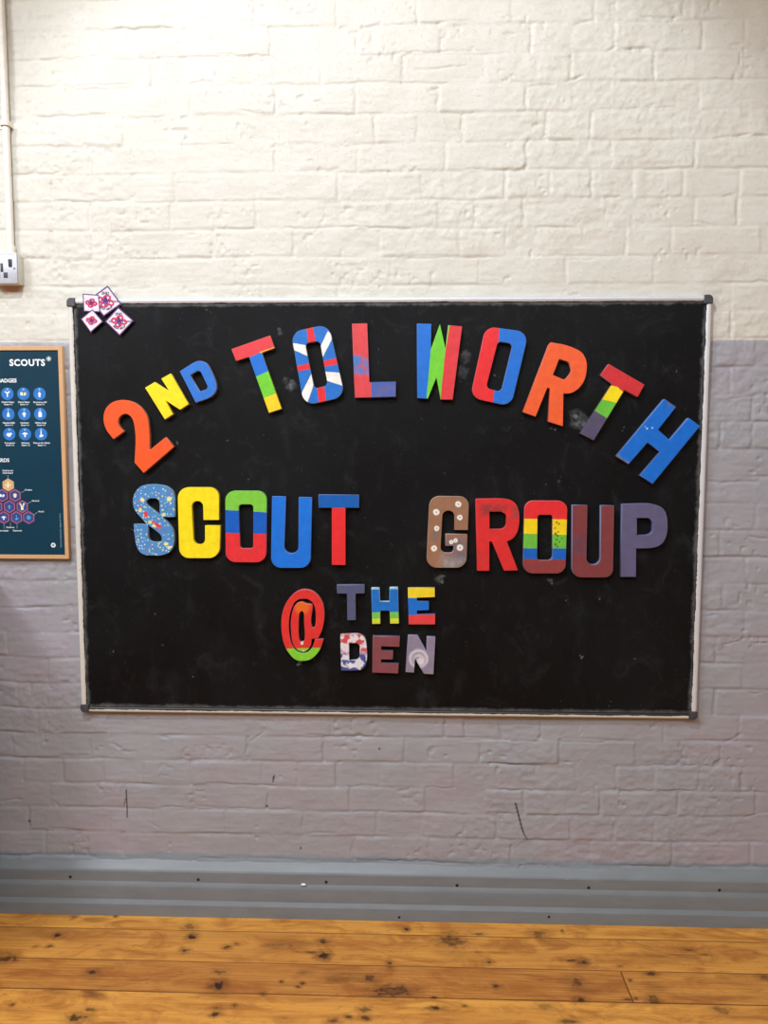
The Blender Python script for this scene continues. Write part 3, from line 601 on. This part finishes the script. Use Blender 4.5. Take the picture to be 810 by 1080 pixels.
letter([[(473, 135), (738, 137), (740, 222), (650, 221), (650, 598), (560, 597), (560, 221), (473, 221)]], *F6, 'painted_letter', 'upright letter T with blue bar and plain red stem', g, base=C['red'], edge_k=.45, edge=(190, 190, 196), zones=[([(460, 120), (750, 120), (750, 223), (460, 221)], (10, 92, 176))])
g = 'large painted letters of the word Group'
G6 = (440, 510, 5.786)
ku = 5.786 / 5.06
letter([[(310, 284), (227, 283), (229, 165, 36), (155, 165, 36), (141, 424, 34), (222, 424, 40), (222, 380), (172, 380), (173, 308), (306, 310), (300, 514, 62), (55, 514, 62), (76, 76, 64), (316, 80, 54)]], *G6, 'painted_letter', 'brown letter G with white ringed dots', g, base=(152, 110, 82), edge=(214, 208, 200), edge_k=.5,
       zones=[([(180, 340), (320, 330), (320, 520), (160, 520)], (96, 104, 126), .8, .012), ([(90, 290), (140, 290), (140, 350), (90, 350)], (112, 104, 104), .8, .006), ([(150, 440), (300, 470), (240, 520), (130, 520)], (168, 164, 160), .7, .012), ([(170, 415), (225, 410), (215, 432), (175, 432)], (196, 84, 60), .8, .002)],
       dots=[d for x, y, r in ((102, 153, 17), (104, 239, 14), (90, 346, 16), (219, 110, 16), (227, 181, 15), (228, 342, 17), (205, 304, 12), (182, 312, 12)) for d in ((x * ku, y * ku, r * ku, (236, 232, 224)), (x * ku + 1, y * ku, r * .26 * ku, (150, 120, 96)))])
letter([[(357, 97), (364, 93)] + S1((470, 91), (545, 95), (592, 114), (618, 160), (624, 225), (613, 290), (586, 334), (548, 354)) + [(548.5, 356), (616, 530), (530, 532), (455, 354), (441, 354), (441, 533), (365, 533)], [(441, 172), (512, 171, 26), (545, 190, 24), (543, 278, 36), (441, 278)]], *G6, 'painted_letter', 'red letter R smudged grey across its top, beside the brown G', g, base=(218, 46, 46), edge=(180, 130, 130),
       zones=[([(385, 125), (560, 130), (540, 168), (385, 200)], (120, 56, 56), .8, .006), ([(580, 140), (618, 140), (618, 205), (580, 205)], (120, 70, 70), .8, .006), ([(360, 420), (440, 400), (440, 530), (370, 530)], (186, 56, 50), .5, .01)])
letter([[(553.6, 528, 9.5), (598.6, 528.3, 9.5), (596.5, 604.9, 10), (551.6, 604.8, 10)], [(567, 543, 3), (583.2, 543, 3), (583, 591.2, 5), (566.5, 591, 3)]], *P1, 'painted_letter', 'letter O in rainbow bands of red, yellow, green, blue and maroon', g, base=(140, 62, 62), edge_k=.3,
       zones=[([(545, 520), (605, 520), (605, 548), (545, 547)], C['red']), ([(545, 547), (605, 548), (605, 564.5), (545, 562.7)], (246, 214, 24)), ([(545, 562.7), (605, 564.5), (605, 578.6), (545, 578.4)], (110, 190, 62)), ([(545, 578.4), (605, 578.6), (605, 590), (545, 589.6)], (14, 98, 190))],
       dots=[(x, y, r, (40, 52, 40), .85, .4) for x, y, r in ((587, 551, 1.1), (589.5, 552.5, .9), (585.5, 557, .9), (586, 563, 1.4), (588, 565, 1.1), (587, 569, 1.1), (590, 571.5, .9), (586, 574, 1.1), (589, 561, .9), (588, 576.5, .8), (593, 568, .7))])
H6 = (570, 510, 5.786)
letter([[(195, 131), (287, 132), (280, 496, 42), (366, 496, 42), (369, 133), (450, 134), (443, 573, 52), (192, 573, 58)]], *H6, 'painted_letter', 'dull maroon letter U with pale blue edges', g, base=(126, 60, 62), edge=(130, 160, 200), edge_k=.75, zones=[([(198, 330), (270, 320), (280, 420), (200, 430)], (84, 70, 92), .7, .01)])
letter([[(499, 125)] + S1((620, 121), (690, 126), (745, 150), (772, 200), (775, 290), (752, 356), (705, 388), (640, 396)) + [(585, 396), (584, 570), (490, 570)], [(589, 210), (668, 211, 24), (687, 240, 28), (685, 300, 30), (655, 314, 16), (589, 316)]], *H6, 'painted_letter', 'plain slate purple letter P ending the middle line', g, base=(96, 92, 124), edge=(120, 140, 190), edge_k=.5)
J = (292, 615, 12)
ring = [(590, 712)] + S1((558, 815), (500, 905), (420, 968), (330, 986), (240, 972), (165, 905), (100, 795), (66, 660), (56, 520), (70, 380), (108, 270), (172, 175), (260, 105), (350, 82), (450, 105), (530, 172), (582, 265), (600, 385), (592, 500), (566, 610)) + [(520, 702)] + \
       [(440, 706)] + S1((432, 770), (404, 830), (352, 868), (292, 862), (234, 820), (196, 740), (180, 620), (176, 500), (190, 390), (218, 300), (262, 252), (320, 240), (372, 262)) + [(445, 272)] + S1((452, 320), (440, 390), (430, 480), (440, 550), (460, 572), (484, 540), (492, 480), (492, 390), (480, 305), (450, 245), (400, 208), (340, 198), (272, 208), (220, 250), (186, 320), (160, 410), (149, 520), (155, 640), (176, 750), (212, 825), (264, 872), (332, 890), (400, 868), (452, 805)) + [(485, 710)]
letter([ring, S1((315, 355), (342, 390), (345, 500), (355, 640), (346, 730), (315, 748), (286, 738), (272, 640), (275, 500), (282, 395))], *J, 'painted_at_sign', 'red at sign with a green base and orange top inside', None, 'symbol', base=(222, 50, 46), edge_k=.3,
       zones=[([(0, 836), (250, 826), (640, 815), (640, 1050), (0, 1050)], (130, 206, 52))], dots=[(320, 305, 95, (232, 108, 30), .9, .3), (318, 762, 20, (238, 200, 196)), (335, 862, 14, (238, 190, 170))])
O7 = (350, 610, 6.75); g = 'small painted letters of the word The'
letter([[(35, 48), (231, 46), (233, 107), (168, 109), (171, 297), (110, 299), (107, 109), (37, 108)]], *O7, 'painted_letter', 'small plain slate blue letter T beside the at sign', g, base=(82, 88, 120))
letter([[(281, 69), (338, 68), (342, 166), (410, 166), (411, 66), (470, 64), (478, 322), (415, 323), (411, 230), (345, 230), (345, 324), (287, 325)]], *O7, 'painted_letter', 'small blue letter H with green and yellow feet', g, base=(24, 112, 196), edge=(220, 240, 240), edge_k=.7,
       zones=[([(270, 242), (490, 238), (490, 286), (270, 288)], (120, 200, 80)), ([(270, 288), (490, 284), (490, 340), (270, 340)], (214, 222, 52)), ([(270, 60), (490, 55), (490, 76), (270, 80)], (170, 214, 220), .8)])
letter([[(541, 70), (732, 68), (734, 134), (606, 138), (606, 164), (690, 166), (692, 226), (606, 230), (606, 258), (735, 256), (736, 328), (547, 328)]], *O7, 'painted_letter', 'small letter E striped yellow, blue and red', g, base=(20, 112, 206),
       zones=[([(530, 55), (745, 55), (745, 136), (530, 140)], (240, 212, 40)), ([(530, 261), (745, 257), (745, 340), (530, 340)], (226, 66, 66))])
g = 'small painted letters of the word Den'
def blot(t, p, c):
    a = t.noise(p, 38, 3, .5); b = t.noise(t.vec('ADD', p, (2, 0, 5)), 46, 3, .5); s_ = t.new('ShaderNodeSeparateXYZ'); t.l.new(p, s_.inputs[0])
    topw = t.ramp(s_.outputs[2], -.012, .008); c = t.mix(t.math('MULTIPLY', t.ramp(a, .47, .52), topw), c, rgba((206, 78, 84)))
    return t.mix(t.math('MULTIPLY', t.ramp(b, .48, .53), t.ramp(s_.outputs[2], -.008, .006, 1, 0)), c, rgba((70, 84, 150)))
letter([[(60, 402)] + S1((140, 398), (200, 402), (236, 430), (248, 490), (250, 570), (237, 624), (204, 651), (140, 657)) + [(66, 656)], [(122, 462), (178, 461, 18), (199, 480, 14), (197, 565, 22), (175, 586, 12), (122, 586)]], *O7, 'painted_letter', 'small white letter D blotched with red and blue', g, base=(226, 222, 226), extra=blot, dots=[(205, 436, 24, (240, 224, 214)), (220, 560, 20, (206, 200, 214)), (150, 625, 18, (236, 226, 232))])
letter([[(291, 413), (484, 415), (481, 488), (352, 484), (351, 516), (436, 518), (434, 578), (350, 577), (350, 605), (476, 609), (472, 678), (287, 671)]], *O7, 'painted_letter', 'small plain dusky maroon letter E below the striped E', g, base=(134, 72, 78), edge=(128, 132, 160), edge_k=.7)
letter([[(542, 408), (610, 408), (674, 525), (676, 418), (737, 420), (724, 684), (655, 680), (592, 572), (585, 672), (524, 668)]], *O7, 'painted_letter', 'small lilac grey letter N with a white swirl', g, base=(142, 132, 152),
       dots=[(617, 572, 68, (228, 222, 228), .9), (617, 574, 54, (150, 140, 158), .9), (620, 580, 42, (214, 206, 214), .85), (612, 586, 30, (150, 140, 158), .8), (630, 590, 24, (226, 220, 226), .85)])

# ------------------------------------------------------------------ fabric badges on the board's corner
M_bad = plain('badge_cloth', (222, 213, 224), .85, var=.04); M_bord = plain('purple_thread', (88, 52, 104), .8); M_knot = plain('red_thread', (206, 60, 92), .8, var=.1); M_fl = plain('violet_thread', (84, 44, 128), .8); M_txt = plain('dark_thread', (58, 52, 72), .8)
def fleur():
    pet = expand([(0, .5, -1), (.13, .25, -1), (.16, .05, -1), (.07, -.12, -1), (0, -.16, -1), (-.07, -.12, -1), (-.16, .05, -1), (-.13, .25, -1)])
    def side(s):
        return [(s * x, z) for x, z in expand([(.10, -.14, -1), (.20, .05, -1), (.33, .17, -1), (.45, .10, -1), (.46, -.05, -1), (.40, -.10, -1), (.36, .02, -1), (.29, .02, -1), (.24, -.10, -1), (.16, -.20, -1)])]
    base = [(-.22, -.20), (.22, -.20), (.22, -.27), (.08, -.27), (.05, -.48), (-.05, -.48), (-.08, -.27), (-.22, -.27)]
    return [pet, side(1), side(-1), base]
def fleur_me(size, depth=.0006):
    return slab('fleur_de_lis', [[(x * size, z * size) for x, z in lp] for lp in fleur()], depth, .0001)
def knot_me(r, w=.0014):
    """the crossed loops of the badge, one continuous cord"""
    V = []; Fc = []; N = 90; m = 6
    def P(u):
        a = 2 * PI * u; rr = r * (.62 + .38 * math.cos(4 * a + .6))
        return Vector((1.12 * rr * math.cos(a + .25 * math.sin(4 * a)), -.0003 * math.sin(8 * a), .8 * rr * math.sin(a + .25 * math.sin(4 * a))))
    for i in range(N):
        q = P(i / N); d = (P((i + 1) / N) - P((i - 1) / N)).normalized(); n_ = Vector((-d.z, 0, d.x)).normalized(); b = Vector((0, 1, 0))
        for k in range(m):
            a = 2 * PI * k / m; V.append(q + n_ * w * math.cos(a) + b * .0005 * math.sin(a))
    for i in range(N):
        for k in range(m): Fc.append((i * m + k, ((i + 1) % N) * m + k, ((i + 1) % N) * m + (k + 1) % m, i * m + (k + 1) % m))
    return me_from('knot', V, Fc, True)
K_ = (82, 298, 12.656)
def badge(corners, y, label, txt, tilt, k=1.0):
    P = [at(K_[0] + a / K_[2], K_[1] + b / K_[2], y) for a, b in corners]
    cx_, cz_ = sum(p[0] for p in P) / 4, sum(p[1] for p in P) / 4
    r = thing('cloth_badge', label, 'badge', (cx_, y, cz_), 'cloth badges at the corner of the blackboard')
    Q = [(p[0] - cx_, p[1] - cz_) for p in P]
    link('cloth', slab('cloth', [Q], .0012, .0002), M_bad, r)
    link('border', slab('border', [expand([(a, b, .0015) for a, b in Q]), [(a * .89, b * .89) for a, b in Q]], .0012, .0003), M_bord, r, (0, -.0005, 0))
    s_ = math.dist(P[0], P[1])
    o = link('knot', knot_me(s_ * .33 * k, .0025), M_knot, r, (0, -.0006, s_ * .0)); o.rotation_euler = (0, tilt, 0)
    o = link('fleur_de_lis', fleur_me(s_ * .44 * k), M_fl, r, (0, -.0012, 0)); o.rotation_euler = (0, tilt, 0)
    if txt:
        o = link('lettering', text_me('2ND', s_ * .17, .0004, .0003), M_txt, r, (0, -.0004, s_ * .34)); o.rotation_euler = (0, tilt * .3, 0)
        for q, a0 in (('TOL', -1), ('WORTH', 1)):
            o = link('lettering', text_me(q, s_ * .10, .0004, .0002), M_txt, r, (a0 * s_ * .43, -.0004, -.001)); o.rotation_euler = (0, 0, 0)
        for i, ch in enumerate('SCOUT GROUP'):
            if ch == ' ': continue
            a = (i - 5) / 5 * .85; o = link('lettering', text_me(ch, s_ * .11, .0004, .0003), M_txt, r, (math.sin(a) * s_ * .36, -.0004, -math.cos(a) * s_ * .36)); o.rotation_euler = (0, -a, 0)
    return r
FR = -.0275
badge([(400, 40), (585, 286), (345, 456), (160, 214)], -.0240, 'topmost diamond cloth badge, its tip above the silver frame', True, .15)
badge([(65, 148), (282, 164), (300, 396), (78, 386)], -.0254, 'square set cloth badge nearest the grey corner cap', False, 0, .9)
badge([(195, 355), (338, 520), (172, 668), (38, 485)], -.0270, 'smallest diamond cloth badge, lower left of the cluster', False, 0, .85)
badge([(540, 325), (748, 508), (560, 712), (362, 520)], -.0256, 'widest diamond cloth badge, lower right of the cluster', True, 0)

# ------------------------------------------------------------------ framed poster
PY = -.0165
tr, br = at(64.5, 365.0, -.020), at(72.8, 589.5, -.020)
XRt = (tr[0] + br[0]) / 2 + .001; ZTp, ZBp = tr[1], br[1]; PW = .866
XLt = XRt - PW
ps = thing('framed_poster', 'dark teal badge poster in a thin pale wood frame left of the blackboard', 'poster', ((XLt + XRt) / 2, 0, ZBp))
ox_, oz_ = (XLt + XRt) / 2, ZBp; hh = ZTp - ZBp; fw = .0115
t = NT('pale_oak'); p = t.obj(); gr = t.noise(t.scale(p, (40, 40, 40)), 3, 4)
M_oak = t.out(t.mix(gr, rgba((196, 150, 104)), rgba((214, 172, 124))), .5)
outer = [(-PW / 2, 0), (PW / 2, 0), (PW / 2, hh), (-PW / 2, hh)]; inner = [(-PW / 2 + fw, fw), (PW / 2 - fw, fw), (PW / 2 - fw, hh - fw), (-PW / 2 + fw, hh - fw)]
link('frame', slab('frame', [outer, inner], .0195, .001), M_oak, ps, (0, -.021, 0))
t = NT('teal_print'); p = t.obj()
M_teal = t.out(t.mix(t.ramp(t.noise(p, 3, 3), .3, .7), rgba((10, 50, 68)), rgba((14, 58, 76))), .4, 0, .2)
link('backing', box_me('backing', -PW / 2 + .004, PW / 2 - .004, -.0145, -.003, .004, hh - .004), plain('card_back', (60, 52, 44), .8), ps)
pr_ = link('print', box_me('print', -PW / 2 + fw - .001, PW / 2 - fw + .001, PY, -.0144, fw - .001, hh - fw + .001), M_teal, ps)
M_wt = plain('white_ink', (236, 240, 242), .5, var=.02); M_pale = plain('pale_ink', (150, 178, 190), .5, var=.02)
M_bl = plain('blue_ink', (30, 112, 190), .45); M_cy = plain('cyan_ink', (60, 160, 200), .45); M_nv = plain('navy_ink', (44, 66, 130), .45); M_pk = plain('pink_ink', (172, 84, 120), .45); M_gd = plain('gold_ink', (206, 168, 122), .45); M_ye = plain('yellow_ink', (226, 226, 170), .45)
def pin(o, px, py, dy=0.0):
    x, z = at(px, py, PY); o.location = (x - ox_, PY - .0002 - dy, z - oz_); return o
def ink(name, me, mat, px, py, dy=0.0, parent=None): return pin(link(name, me, mat, parent or pr_), px, py, dy)
def shape(loops, s_, d=.0003): return slab('icon', [[(x * s_, z * s_) for x, z in lp] for lp in loops], d, .00003, 0)
pxm = abs(at(40, 420, PY)[0] - at(41, 420, PY)[0])
def circ(n=28, r=1.0): return [(r * math.cos(2 * PI * i / n), r * math.sin(2 * PI * i / n)) for i in range(n)]
def hexa(r=1.0): return [(r * math.cos(PI / 6 + PI * i / 3), r * math.sin(PI / 6 + PI * i / 3)) for i in range(6)]
ink('heading', text_me('SCOUTS', 9.2 * pxm, .0003, .0009, space=1.12), M_wt, 28.7, 382.8)
ink('fleur_de_lis_mark', fleur_me(4.6 * pxm, .0003), M_wt, 51.4, 378.4)
ink('mark_ring', slab('mark_ring', [[(x * 2.6 * pxm, z * 2.6 * pxm) for x, z in circ()], [(x * 2.1 * pxm, z * 2.1 * pxm) for x, z in circ()]], .0003, .00003), M_pale, 51.4, 378.4)
ink('heading', text_me('BADGES', 5.4 * pxm, .0003, .0004), M_wt, 7.6, 401.6)
ink('heading', text_me('AWARDS', 5.4 * pxm, .0003, .0003, 'RIGHT'), M_wt, 9.9, 485.6)
ICON = [[[(-.1, -.6), (.1, -.6), (.1, 0), (.55, .35), (.4, .5), (0, .25), (-.4, .5), (-.55, .35), (-.1, 0)]], [[(-.6, -.3), (-.1, -.3), (-.1, .3), (-.6, .3)], [(.05, -.45), (.6, -.1), (.4, .35), (.05, .1)]], [[(-.35, -.1), (-.18, -.1), (-.18, -.6), (.18, -.6), (.18, -.1), (.35, -.1), (0, .4)]],
        [[(0, .55), (.2, 0), (.28, -.5), (-.28, -.5), (-.2, 0)]], [[(-.42, 0), (0, .42), (.42, 0), (.14, -.2), (.14, -.55), (-.14, -.55), (-.14, -.2)]], [[(-.3, -.55), (.3, -.55), (.36, .1), (.1, .55), (-.2, .5), (-.36, .1)]],
        [[(-.6, -.1), (-.2, .3), (0, 0), (.25, .35), (.6, 0), (.3, -.15), (.2, -.5), (-.2, -.5)]], [[(-.65, -.05), (-.2, .3), (.2, .3), (.65, -.05), (.15, -.05), (.15, -.55), (-.15, -.55), (-.15, -.05)]], [[(-.08, .6), (.12, .6), (.12, -.1), (.55, -.2), (.1, -.6), (-.4, -.5), (-.08, -.1)]]]
CAP = [['Digital Citizen', 'Digital Maker', 'Emergency Aid'], ['Nautical Skills', 'Navigator', 'Nights Away'], ['Snowsports', 'Swimmer', 'Time on the Water']]
for r_, (py, xs3) in enumerate(((415.3, (7.8, 24.7, 41.7)), (436.7, (8.8, 25.6, 42.4)), (457.8, (9.8, 26.4, 43.3)))):
    for c_, px in enumerate(xs3):
        b_ = ink('round_badge', shape([circ()], 6.5 * pxm), M_bl, px, py)
        i_ = link('icon', shape(ICON[r_ * 3 + c_], 5.6 * pxm), M_wt if c_ != 1 or r_ else M_ye, pr_); pin(i_, px, py, .0003)
        i_ = link('icon', shape([circ(12, .22)], 5.0 * pxm), M_pale, pr_); pin(i_, px, py - 4.6, .0003)
        yy = py + (8.9, 9.3, 9.4)[r_]
        ink('caption', text_me(CAP[r_][c_], 2.3 * pxm, .0002, .00012), M_wt, px + .6, yy)
        ink('caption', text_me('Stages 1-%d' % (5 if r_ == 0 else 6), 2.1 * pxm, .0002, .00012), M_wt, px + .8, yy + 2.4)
for j_, (px, py) in enumerate(((8.7, 511.5), (2.4, 522.6), (15.9, 522.6), (-3.5, 534.4), (10, 534.4), (23.5, 534.4), (-9.5, 545.8), (4, 545.8), (17.4, 545.8), (30.3, 545.8))):
    rr = 6.9 * pxm
    ink('hexagon_badge', shape([hexa()], rr), M_gd if j_ == 0 else M_pk, px, py)
    pin(link('hexagon_field', shape([hexa()], rr * .82), M_gd if j_ == 0 else M_nv, pr_), px, py, .0002)
    if j_ == 0: i_ = link('icon', fleur_me(7 * pxm, .0003), M_ye, pr_)
    elif j_ == 9: i_ = link('icon', shape([circ(16, .45)], 5 * pxm), M_cy, pr_)
    elif j_ == 2: i_ = link('icon', shape([[(-.45, .3), (-.3, -.35), (0, -.55), (.3, -.35), (.45, .3), (0, .55)]], 4.4 * pxm), M_ye, pr_)
    elif j_ == 5: i_ = link('icon', shape([[(-.6, .7), (-.3, .75), (0, .1), (.3, .75), (.6, .7), (.25, -.1), (.3, -.7), (-.3, -.7), (-.25, -.1)]], 5 * pxm), M_ye, pr_)
    else: i_ = link('icon', shape(ICON[j_ % 9], 4.6 * pxm), M_wt if j_ % 2 else M_cy, pr_)
    pin(i_, px, py, .0005)
for px, py, tx in ((8.2, 496.4, "Chief Scout's"), (8.2, 498.9, 'Gold Award'), (30, 516.7, 'Creative'), (37.5, 528.2, 'Personal'), (43.3, 539.6, 'World'), (10.8, 556.2, 'Outdoors'), (3.5, 559.7, 'Team Leader'), (18.2, 559.7, 'Teamwork')):
    ink('caption', text_me(tx, 2.2 * pxm, .0002, .00012), M_wt, px, py)
for x0, y0, x1, y1 in ((22.5, 519.5, 26, 517.6), (29.5, 531, 33, 529), (36, 543, 39.5, 540.4), (8.4, 501, 8.5, 504), (11, 551, 11, 555), (4.2, 553, 4.2, 557.5), (18, 553, 18, 557.5)):
    a, b = at(x0, y0, PY), at(x1, y1, PY); d = Vector((b[0] - a[0], b[1] - a[1])); nn_ = Vector((-d.y, d.x)).normalized() * .0005
    mx, mz = (a[0] + b[0]) / 2, (a[1] + b[1]) / 2
    lp = [(a[0] - mx + nn_.x, a[1] - mz + nn_.y), (a[0] - mx - nn_.x, a[1] - mz - nn_.y), (b[0] - mx - nn_.x, b[1] - mz - nn_.y), (b[0] - mx + nn_.x, b[1] - mz + nn_.y)]
    link('leader_line', slab('leader_line', [lp], .0002, .00002, 0), M_pale, pr_, (mx - ox_, PY - .0002, mz - oz_))
ink('emblem_disc', shape([circ()], 2.5 * pxm), M_wt, 56.2, 575); pin(link('fleur_de_lis_mark', fleur_me(3.6 * pxm, .0003), M_teal, pr_), 56.2, 575, .0003)
o = ink('caption', text_me('The Scout Association registered charity', 2.2 * pxm, .0002, 0), M_pale, 63.8, 559.5); o.rotation_euler = (0, -PI / 2, 0)

# ------------------------------------------------------------------ electric socket and conduit
cx_, cz_ = at(1.9, 283, -.042); SY = -.042
so = thing('electric_socket', 'grey metal switched wall socket at the foot of the white conduit', 'socket', (cx_, 0, cz_))
M_bx = plain('painted_steel', (214, 211, 200), .45, var=.03); M_pt = plain('grey_steel_plate', (186, 188, 194), .42, .15, var=.03); M_dk = plain('black_plastic', (50, 50, 54), .5); M_sc = plain('screw_steel', (90, 90, 92), .4, .5)
link('back_box', box_me('back_box', -.0425, .0425, SY + .006, .003, -.0405, .0405, .002), M_bx, so)
link('face_plate', box_me('face_plate', -.043, .043, SY, SY + .007, -.0415, .0405, .0022), M_pt, so)
link('plate_lip', box_me('plate_lip', -.043, .043, SY - .0006, SY + .006, .0375, .0425, .001), M_bx, so)
def loc(px, py): x, z = at(px, py, SY); return x - cx_, z - cz_
for (px, py, w, h_) in ((1.9, 282.2, .0080, .024), (6.0, 290.2, .0120, .0150), (-2.2, 290.2, .0120, .0150)):
    x, z = loc(px, py); link('pin_slot', box_me('pin_slot', -w / 2, w / 2, -.0006, .002, -h_ / 2, h_ / 2, .0004), M_dk, so, (x, SY, z))
x, z = loc(10.8, 277.5); ro = link('rocker_switch', box_me('rocker_switch', -.0048, .0048, -.003, .003, -.0105, .0105, .0012), M_dk, so, (x, SY, z)); ro.rotation_euler = (.10, 0, 0)
for px in (15.2, -11.6):
    x, z = loc(px, 283.2); link('screw', lathe_me('screw', [(.0005, -.001), (.0024, -.0008), (.0024, .0008), (.001, .0014)], 14, 'y'), M_sc, so, (x, SY, z))
cxa, cza = at(10.6, 240, -.016)
cd = thing('conduit', 'slim white painted conduit running down the wall to the socket', 'conduit', (cxa, 0, cz_ + .04))
M_cd = plain('cream_gloss', (232, 226, 212), .4, var=.02)
L = CEIL - (cz_ + .040)
o = link('pipe', lathe_me('pipe', [(.0100, 0), (.0100, L * .25), (.0100, L * .5), (.0100, L)], 28), M_cd, cd, (0, -.0165, 0))
o = link('coupling', lathe_me('coupling', [(.0118, 0), (.0130, .002), (.0130, .024), (.0110, .028)], 28), M_cd, cd, (0, -.0165, 0))
zc_ = at(7, 131, -.016)[1] - (cz_ + .04)
def saddle():
    V = []; Fc = []; N = 14; pr2 = [(-.026, 0), (-.013, 0)] + [(-.0118 * math.cos(PI * i / N), -.0165 - .0118 * math.sin(PI * i / N)) for i in range(N + 1)] + [(.013, 0), (.026, 0)]
    for x, y in pr2:
        nx = Vector((x, y + .0165)); nx = nx.normalized() * .0014 if nx.length > 0 else Vector((0, -.0014))
        for zz in (-.007, .007): V += [(x, y - .001, zz), (x + nx.x, y - .0012 + min(nx.y, 0) - .0004, zz)]
    for i in range(len(pr2) - 1):
        a = i * 4; b = a + 4
        Fc += [(a, b, b + 2, a + 2), (a + 1, a + 3, b + 3, b + 1), (a, a + 1, b + 1, b), (a + 2, b + 2, b + 3, a + 3)]
    me = me_from('saddle_clip', V, Fc, True); bm = bmesh.new(); bm.from_mesh(me); bmesh.ops.recalc_face_normals(bm, faces=bm.faces[:]); bm.to_mesh(me); bm.free(); smooth_by(me, .6); return me
link('saddle_clip', saddle(), M_cd, cd, (0, -.0005, zc_))

# ------------------------------------------------------------------ added cupboard, out of view on the left, placed to shade the bricks
cp = thing('shade_cupboard', 'added brown cupboard out of view, placed to shade the wall under the teal poster', 'cupboard', (-1.60, 0, 0))
M_cu = plain('brown_veneer', (128, 84, 52), .5)
CW, CD, CH = .43, .45, 1.03
link('carcass', box_me('carcass', -CW, CW, -CD, -.042, .05, CH - .025, .002), M_cu, cp)
link('top', box_me('top', -CW - .012, CW + .012, -CD - .015, -.006, CH - .025, CH, .004), M_cu, cp)
link('plinth', box_me('plinth', -CW + .02, CW - .02, -CD + .03, -.042, .0, .05, .001), plain('dark_plinth', (44, 36, 32), .6), cp)
for s_ in (-1, 1):
    d_ = link('door', box_me('door', -CW / 2 + .004, CW / 2 - .004, -.018, 0, -.45, .45, .003), M_cu, cp, (s_ * CW / 2, -CD, .525))
    link('handle', box_me('handle', -.006, .006, -.024, 0, -.05, .05, .003), plain('steel_handle', (170, 170, 172), .3, .8), d_, (-s_ * .17, -.018, .12))

# ------------------------------------------------------------------ light: hall lamps on the ceiling
def area(name, loc_, size, power, col, target, sy=None):
    d = bpy.data.lights.new(name, 'AREA'); d.shape = 'RECTANGLE'; d.size = size; d.size_y = sy or size; d.energy = power; d.color = col
    o = bpy.data.objects.new(name, d); COL.objects.link(o); o.location = loc_
    o.rotation_euler = (Vector(target) - Vector(loc_)).to_track_quat('-Z', 'Y').to_euler(); return o
LC = (.93, 1.0, 1.10)
sp_ = bpy.data.lights.new('ceiling_spotlight', 'SPOT'); sp_.energy = 144; sp_.spot_size = 2 * .558; sp_.spot_blend = .36; sp_.shadow_soft_size = .08; sp_.color = LC
o = bpy.data.objects.new('ceiling_spotlight', sp_); COL.objects.link(o); o.location = (-.55, -1.95, 3.5)
o.rotation_euler = (Vector((-.03, 0, 1.46)) - o.location).to_track_quat('-Z', 'Y').to_euler()
area('hall_lamp_row', (-.2, -3.6, 3.5), 4.5, 87, LC, (0, -1.2, 0), .9)
area('hall_lamp_left', (-2.5, -2.6, 3.1), .6, 38, LC, (-1.0, 0, .8))
w = bpy.data.worlds.new('world'); S.world = w; w.use_nodes = True; w.node_tree.nodes['Background'].inputs[0].default_value = (1, 1, 1, 1); w.node_tree.nodes['Background'].inputs[1].default_value = .02

S.view_settings.view_transform = 'Standard'; S.view_settings.look = 'None'; S.view_settings.gamma = 1; S.view_settings.exposure = .25
S.view_settings.use_curve_mapping = False
S.cycles.use_denoising = True
S.cycles.max_bounces = 6
